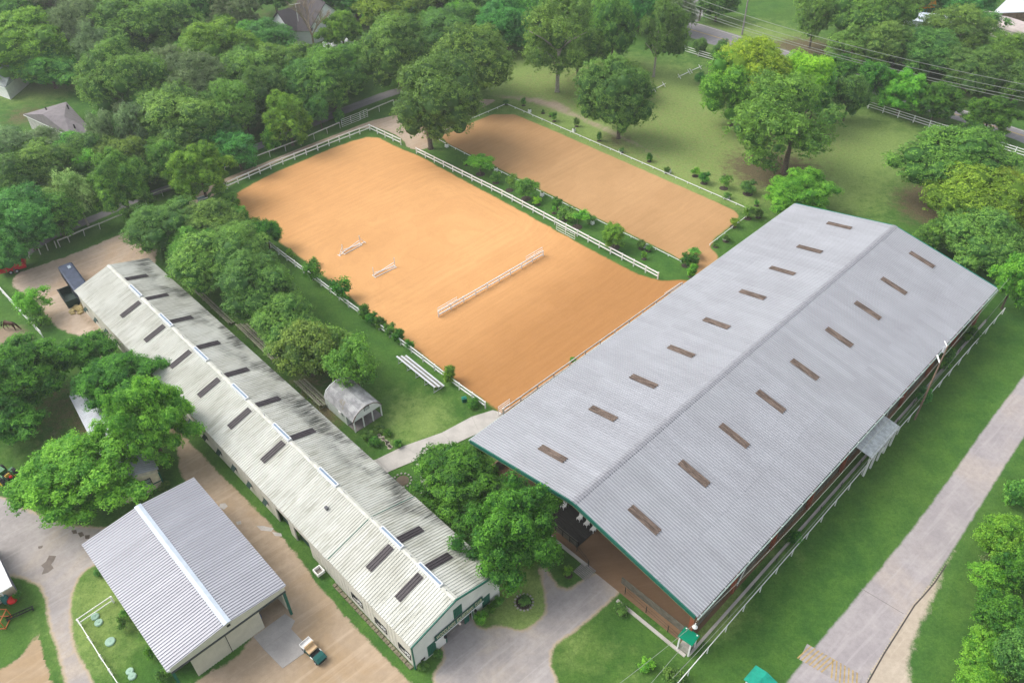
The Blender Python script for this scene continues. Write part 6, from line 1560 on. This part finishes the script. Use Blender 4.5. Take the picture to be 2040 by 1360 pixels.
# shrub border plants
for q in [(960, 325, 26, 18, 'airy', 'bright', 'bright spiky sapling on mulch near the oak end of the shrub border', (957, 347)), (928, 322, 9, 7, 'airy', 'dark', 'tiny dark plant left of the first bright sapling', None), (987, 354, 10, 11, 'round', 'mid', 'round bright bush after the first sapling of the border', None),
          (1018, 362, 12, 17, 'airy', 'oak', 'thin sapling on mulch in the shrub border', (1015, 379)), (1048, 374, 22, 20, 'airy', 'mid', 'wide spiky sapling in the middle of the shrub border', (1048, 396)), (1071, 400, 9, 8, 'airy', 'yellow', 'yellow green tuft below the wide spiky sapling', None), (1110, 405, 10, 11, 'round', 'maple', 'clipped dark ball bush in the shrub border', None),
          (1104, 418, 5, 8, 'airy', 'bright', 'tiny sapling beside the clipped ball bush', None), (1133, 428, 20, 15, 'airy', 'mid', 'low spreading sapling right of the clipped ball bush', (1122, 437)), (1160, 432, 16, 13, 'airy', 'bright', 'second spreading sapling right of the clipped ball bush', (1150, 452)), (1178, 436, 10, 9, 'airy', 'dark', 'dark palm like tuft at the dressage rail', None),
          (1223, 468, 26, 22, 'chunky', 'bright', 'dense bright bush in the lower shrub border', (1224, 492)), (1278, 487, 9, 9, 'airy', 'dark', 'dark palm tuft left of the lower white marker', None), (1292, 494, 8, 7, 'airy', 'dark', 'dark tuft right of the lower white marker', None), (1284, 508, 6, 9, 'airy', 'bright', 'small light sapling in the lower border lawn', None),
          (1382, 502, 14, 9, 'airy', 'mid', 'open sapling at the lower corner of the dressage arena', (1380, 512)), (1368, 518, 13, 13, 'round', 'maple', 'dark round bush at the lower corner of the dressage arena', None), (1380, 539, 12, 13, 'chunky', 'bright', 'bright bush against the arena eave at the dirt crossing', None), (1384, 520, 8, 10, 'round', 'dark', 'dark bush behind the round corner bush', None)]:
    T(q[0], q[1], q[2], q[3], q[4], q[5], q[6], 'shrub', cat='shrub', base=q[7], mulch=True)
# far rail plants
for q in [(1008, 204, 7, 5, 'round', 'dark', 'dark bush at the far tip of the dressage arena'), (1043, 203, 5, 8, 'round', 'mid', 'slim bush just right of the far tip'), (1097, 228, 4, 4, 'airy', 'mid', 'tiny plant behind the second white marker'), (1104, 233, 6, 9, 'round', 'mid', 'upright bush right of the second white marker'),
          (1082, 222, 4, 4, 'airy', 'dark', 'tiny dark plant between the first markers'), (1149, 243, 6, 9, 'airy', 'dark', 'thin upright plant by the far rail'), (1194, 272, 6, 9, 'round', 'dark', 'dark bush under the lone round oak at the rail'), (1238, 299, 5, 5, 'airy', 'dark', 'dark tuft behind the third white marker'),
          (1294, 314, 7, 8, 'round', 'maple', 'round bush between the third and fourth markers'), (1328, 339, 6, 6, 'round', 'dark', 'dark bush left of the fourth marker'), (1386, 343, 10, 9, 'airy', 'bright', 'bright palm like plant by the far rail'), (1404, 355, 11, 11, 'round', 'maple', 'dense dark ball bush beside the bright palm'),
          (1444, 362, 13, 14, 'airy', 'mid', 'loose bush left of the round sapling'), (1492, 374, 16, 14, 'chunky', 'dark', 'round topped sapling on the lawn past the far rail'), (1450, 390, 9, 7, 'airy', 'dark', 'dark tuft over the marker near the right corner'), (1508, 404, 5, 6, 'airy', 'mid', 'tiny plant behind the right corner'),
          (1512, 425, 8, 9, 'round', 'dark', 'dark ball bush at the right corner of the dressage arena'), (1492, 422, 12, 14, 'airy', 'mid', 'airy sapling over the right corner of the dressage arena'), (1462, 443, 10, 10, 'airy', 'gold', 'yellowish sapling on the short lower rail'), (1447, 474, 9, 8, 'airy', 'dark', 'dark palm by the marker at the short lower rail'), (1426, 489, 5, 4, 'airy', 'dark', 'small dark plant at the gap end of the short rail')]:
    T(*q, 'shrub', cat='shrub', mulch=True)
# shrubs near buildings
for q in [(733, 868, 12, 9, 'round', 'dark', 'dark bush left of the porch shed posts'), (746, 879, 13, 10, 'round', 'maple', 'round dark bush in front of the porch shed'), (757, 853, 11, 9, 'round', 'dark', 'bush between the porch shed posts'), (772, 862, 9, 8, 'round', 'maple', 'bush right of the stony shed path'), (793, 884, 9, 8, 'round', 'maple', 'separate round bush near the concrete path'),
          (943, 803, 13, 11, 'round', 'maple', 'spiky dark bush beside the green bin'), (956, 1230, 13, 13, 'round', 'bright', 'bright clipped ball bush at the stable door'), (967, 1220, 10, 10, 'round', 'mid', 'clipped hedge ball, first behind the bright ball'), (976, 1212, 10, 10, 'round', 'maple', 'clipped hedge ball in the middle of the stable front hedge'), (985, 1204, 10, 10, 'round', 'maple', 'clipped hedge ball, next to last of the stable front hedge'), (994, 1196, 10, 10, 'round', 'mid', 'last clipped hedge ball at the stable corner'),
          (873, 1301, 10, 9, 'round', 'dark', 'low dark bush under the left green shutter'), (843, 1326, 11, 10, 'round', 'dark', 'dark bush at the stable front left corner'), (1133, 1137, 9, 12, 'airy', 'bright', 'light green sapling on mulch by the arena mouth'), (1238, 1214, 14, 12, 'airy', 'dark', 'dark sapling on mulch in the front lawn'), (1290, 1325, 16, 14, 'airy', 'bright', 'loose light green plant in the lower front lawn'),
          (1340, 1345, 22, 18, 'airy', 'dark', 'dark scrub by the bottom edge beside the kiosk wires'), (1585, 1072, 14, 15, 'chunky', 'maple', 'green bush growing through the roadside rail'), (1935, 668, 18, 16, 'chunky', 'maple', 'upper bush on the wire fence by the utility pole'), (1885, 715, 18, 22, 'chunky', 'maple', 'bush directly right of the utility pole'), (1840, 790, 14, 18, 'chunky', 'teal', 'bush at the foot of the utility pole'),
          (246, 1240, 12, 18, 'airy', 'dark', 'dark shrub against the hay barn wall'), (248, 1225, 10, 10, 'airy', 'maple', 'upper shrub against the hay barn wall'), (300, 1300, 10, 12, 'airy', 'maple', 'lower shrub against the hay barn wall'), (325, 1345, 14, 14, 'airy', 'dark', 'dark shrub at the front left corner of the hay barn'), (195, 1140, 9, 8, 'round', 'dark', 'small dark bush under the hay barn far corner'), (34, 1186, 8, 10, 'airy', 'maple', 'small leafy plant beside the red tub'), (328, 968, 12, 9, 'round', 'dark', 'dark bush at the front right of the tin roof cottage'),
          (1080, 868, 6, 6, 'round', 'bright', 'tiny bush on the eave side fence'), (1142, 717, 8, 6, 'round', 'mid', 'small green bush peeking over the west eave'), (300, 412, 6, 6, 'airy', 'mid', 'tiny plant by the small gate in the hedge gap')]:
    T(*q, 'bush', cat='bush', mulch=('mulch' in q[6]))
# mulch circle on the verge by the drive
o_ = thing('mulch_circle', 'round dark mulch bed edged with stones on the small verge by the drive', 'flower bed', G(1044, 1199))
MB().tube([(0, 0, 0), (0, 0, .06)], [.85, .7], 18).build('mulch', MULCH, o_)
pl_ = inst('plant', SML['airy'][0], o_, (0, 0, .3), None, (.7, .7, .4)); pl_.material_slots[0].link = 'OBJECT'; pl_.material_slots[0].material = LM['dark']
ST = mat('edging_stone', (.36, .34, .30), .9, var=.25)
for k in range(16): a_ = 2 * PI * k / 16; MB().sphere((math.cos(a_) * .95, math.sin(a_) * .95, .05), .13, sz=.7, n=6, m=4).build('stone', ST, o_)
o_ = thing('stone_ring', 'ring of pale stones round a bare bed on the little lawn beside the path', 'flower bed', G(802, 957))
for k in range(14): a_ = 2 * PI * k / 14; MB().sphere((math.cos(a_) * 1.05, math.sin(a_) * 1.05, .06), .15, sz=.7, n=6, m=4).build('stone', ST, o_)
MB().tube([(0, 0, 0), (0, 0, .05)], [.8, .7], 16).build('soil', mat('bed_soil', (.14, .11, .08), 1), o_)


# ------------------------------------------------------------------ bare tree in front of the white house
bt = thing('bare_tree', 'leafless grey brown tree in front of the white house', 'tree', G(627, 102)); mb = MB(); r = random.Random(3)
def grow(p, d, L_, rad, dep):
    q = p + d * L_; mb.tube([p, q], [rad, rad * .65], 5 if dep < 3 else 3, cap=False)
    if dep >= 6: return
    for k in range(3 if dep < 5 else 2):
        nd = (d + Vector((r.uniform(-.65, .65), r.uniform(-.65, .65), r.uniform(-.1, .35)))).normalized(); grow(q, nd, L_ * r.uniform(.66, .85), rad * .6, dep + 1)
    if dep > 0: grow(p + d * L_ * .5, (d + Vector((r.uniform(-.9, .9), r.uniform(-.9, .9), .2))).normalized(), L_ * .6, rad * .4, dep + 2)
grow(Vector((0, 0, 0)), Vector((0, 0, 1)), 3.6, .32, 0)
mb.build('branches', mat('twig', (.30, .235, .17), .9), bt)
print('objects', len(bpy.data.objects), 'trees', ntree)

# ------------------------------------------------------------------ haze
hz_ = MB().box(-420, 420, -60, 520, -1, 79).build('haze', None or mat('unused', (1, 1, 1)))
hm = bpy.data.materials.new('haze_air'); hm.use_nodes = True; hn = hm.node_tree; hn.nodes.clear()
ho = hn.nodes.new('ShaderNodeOutputMaterial'); pv = hn.nodes.new('ShaderNodeVolumePrincipled')
pv.inputs['Color'].default_value = (.96, 1, .99, 1); pv.inputs['Density'].default_value = .0003; pv.inputs['Anisotropy'].default_value = .2
hn.links.new(pv.outputs[0], ho.inputs['Volume']); hz_.data.materials.clear(); hz_.data.materials.append(hm); hz_['kind'] = 'stuff'
hz_.visible_shadow = True
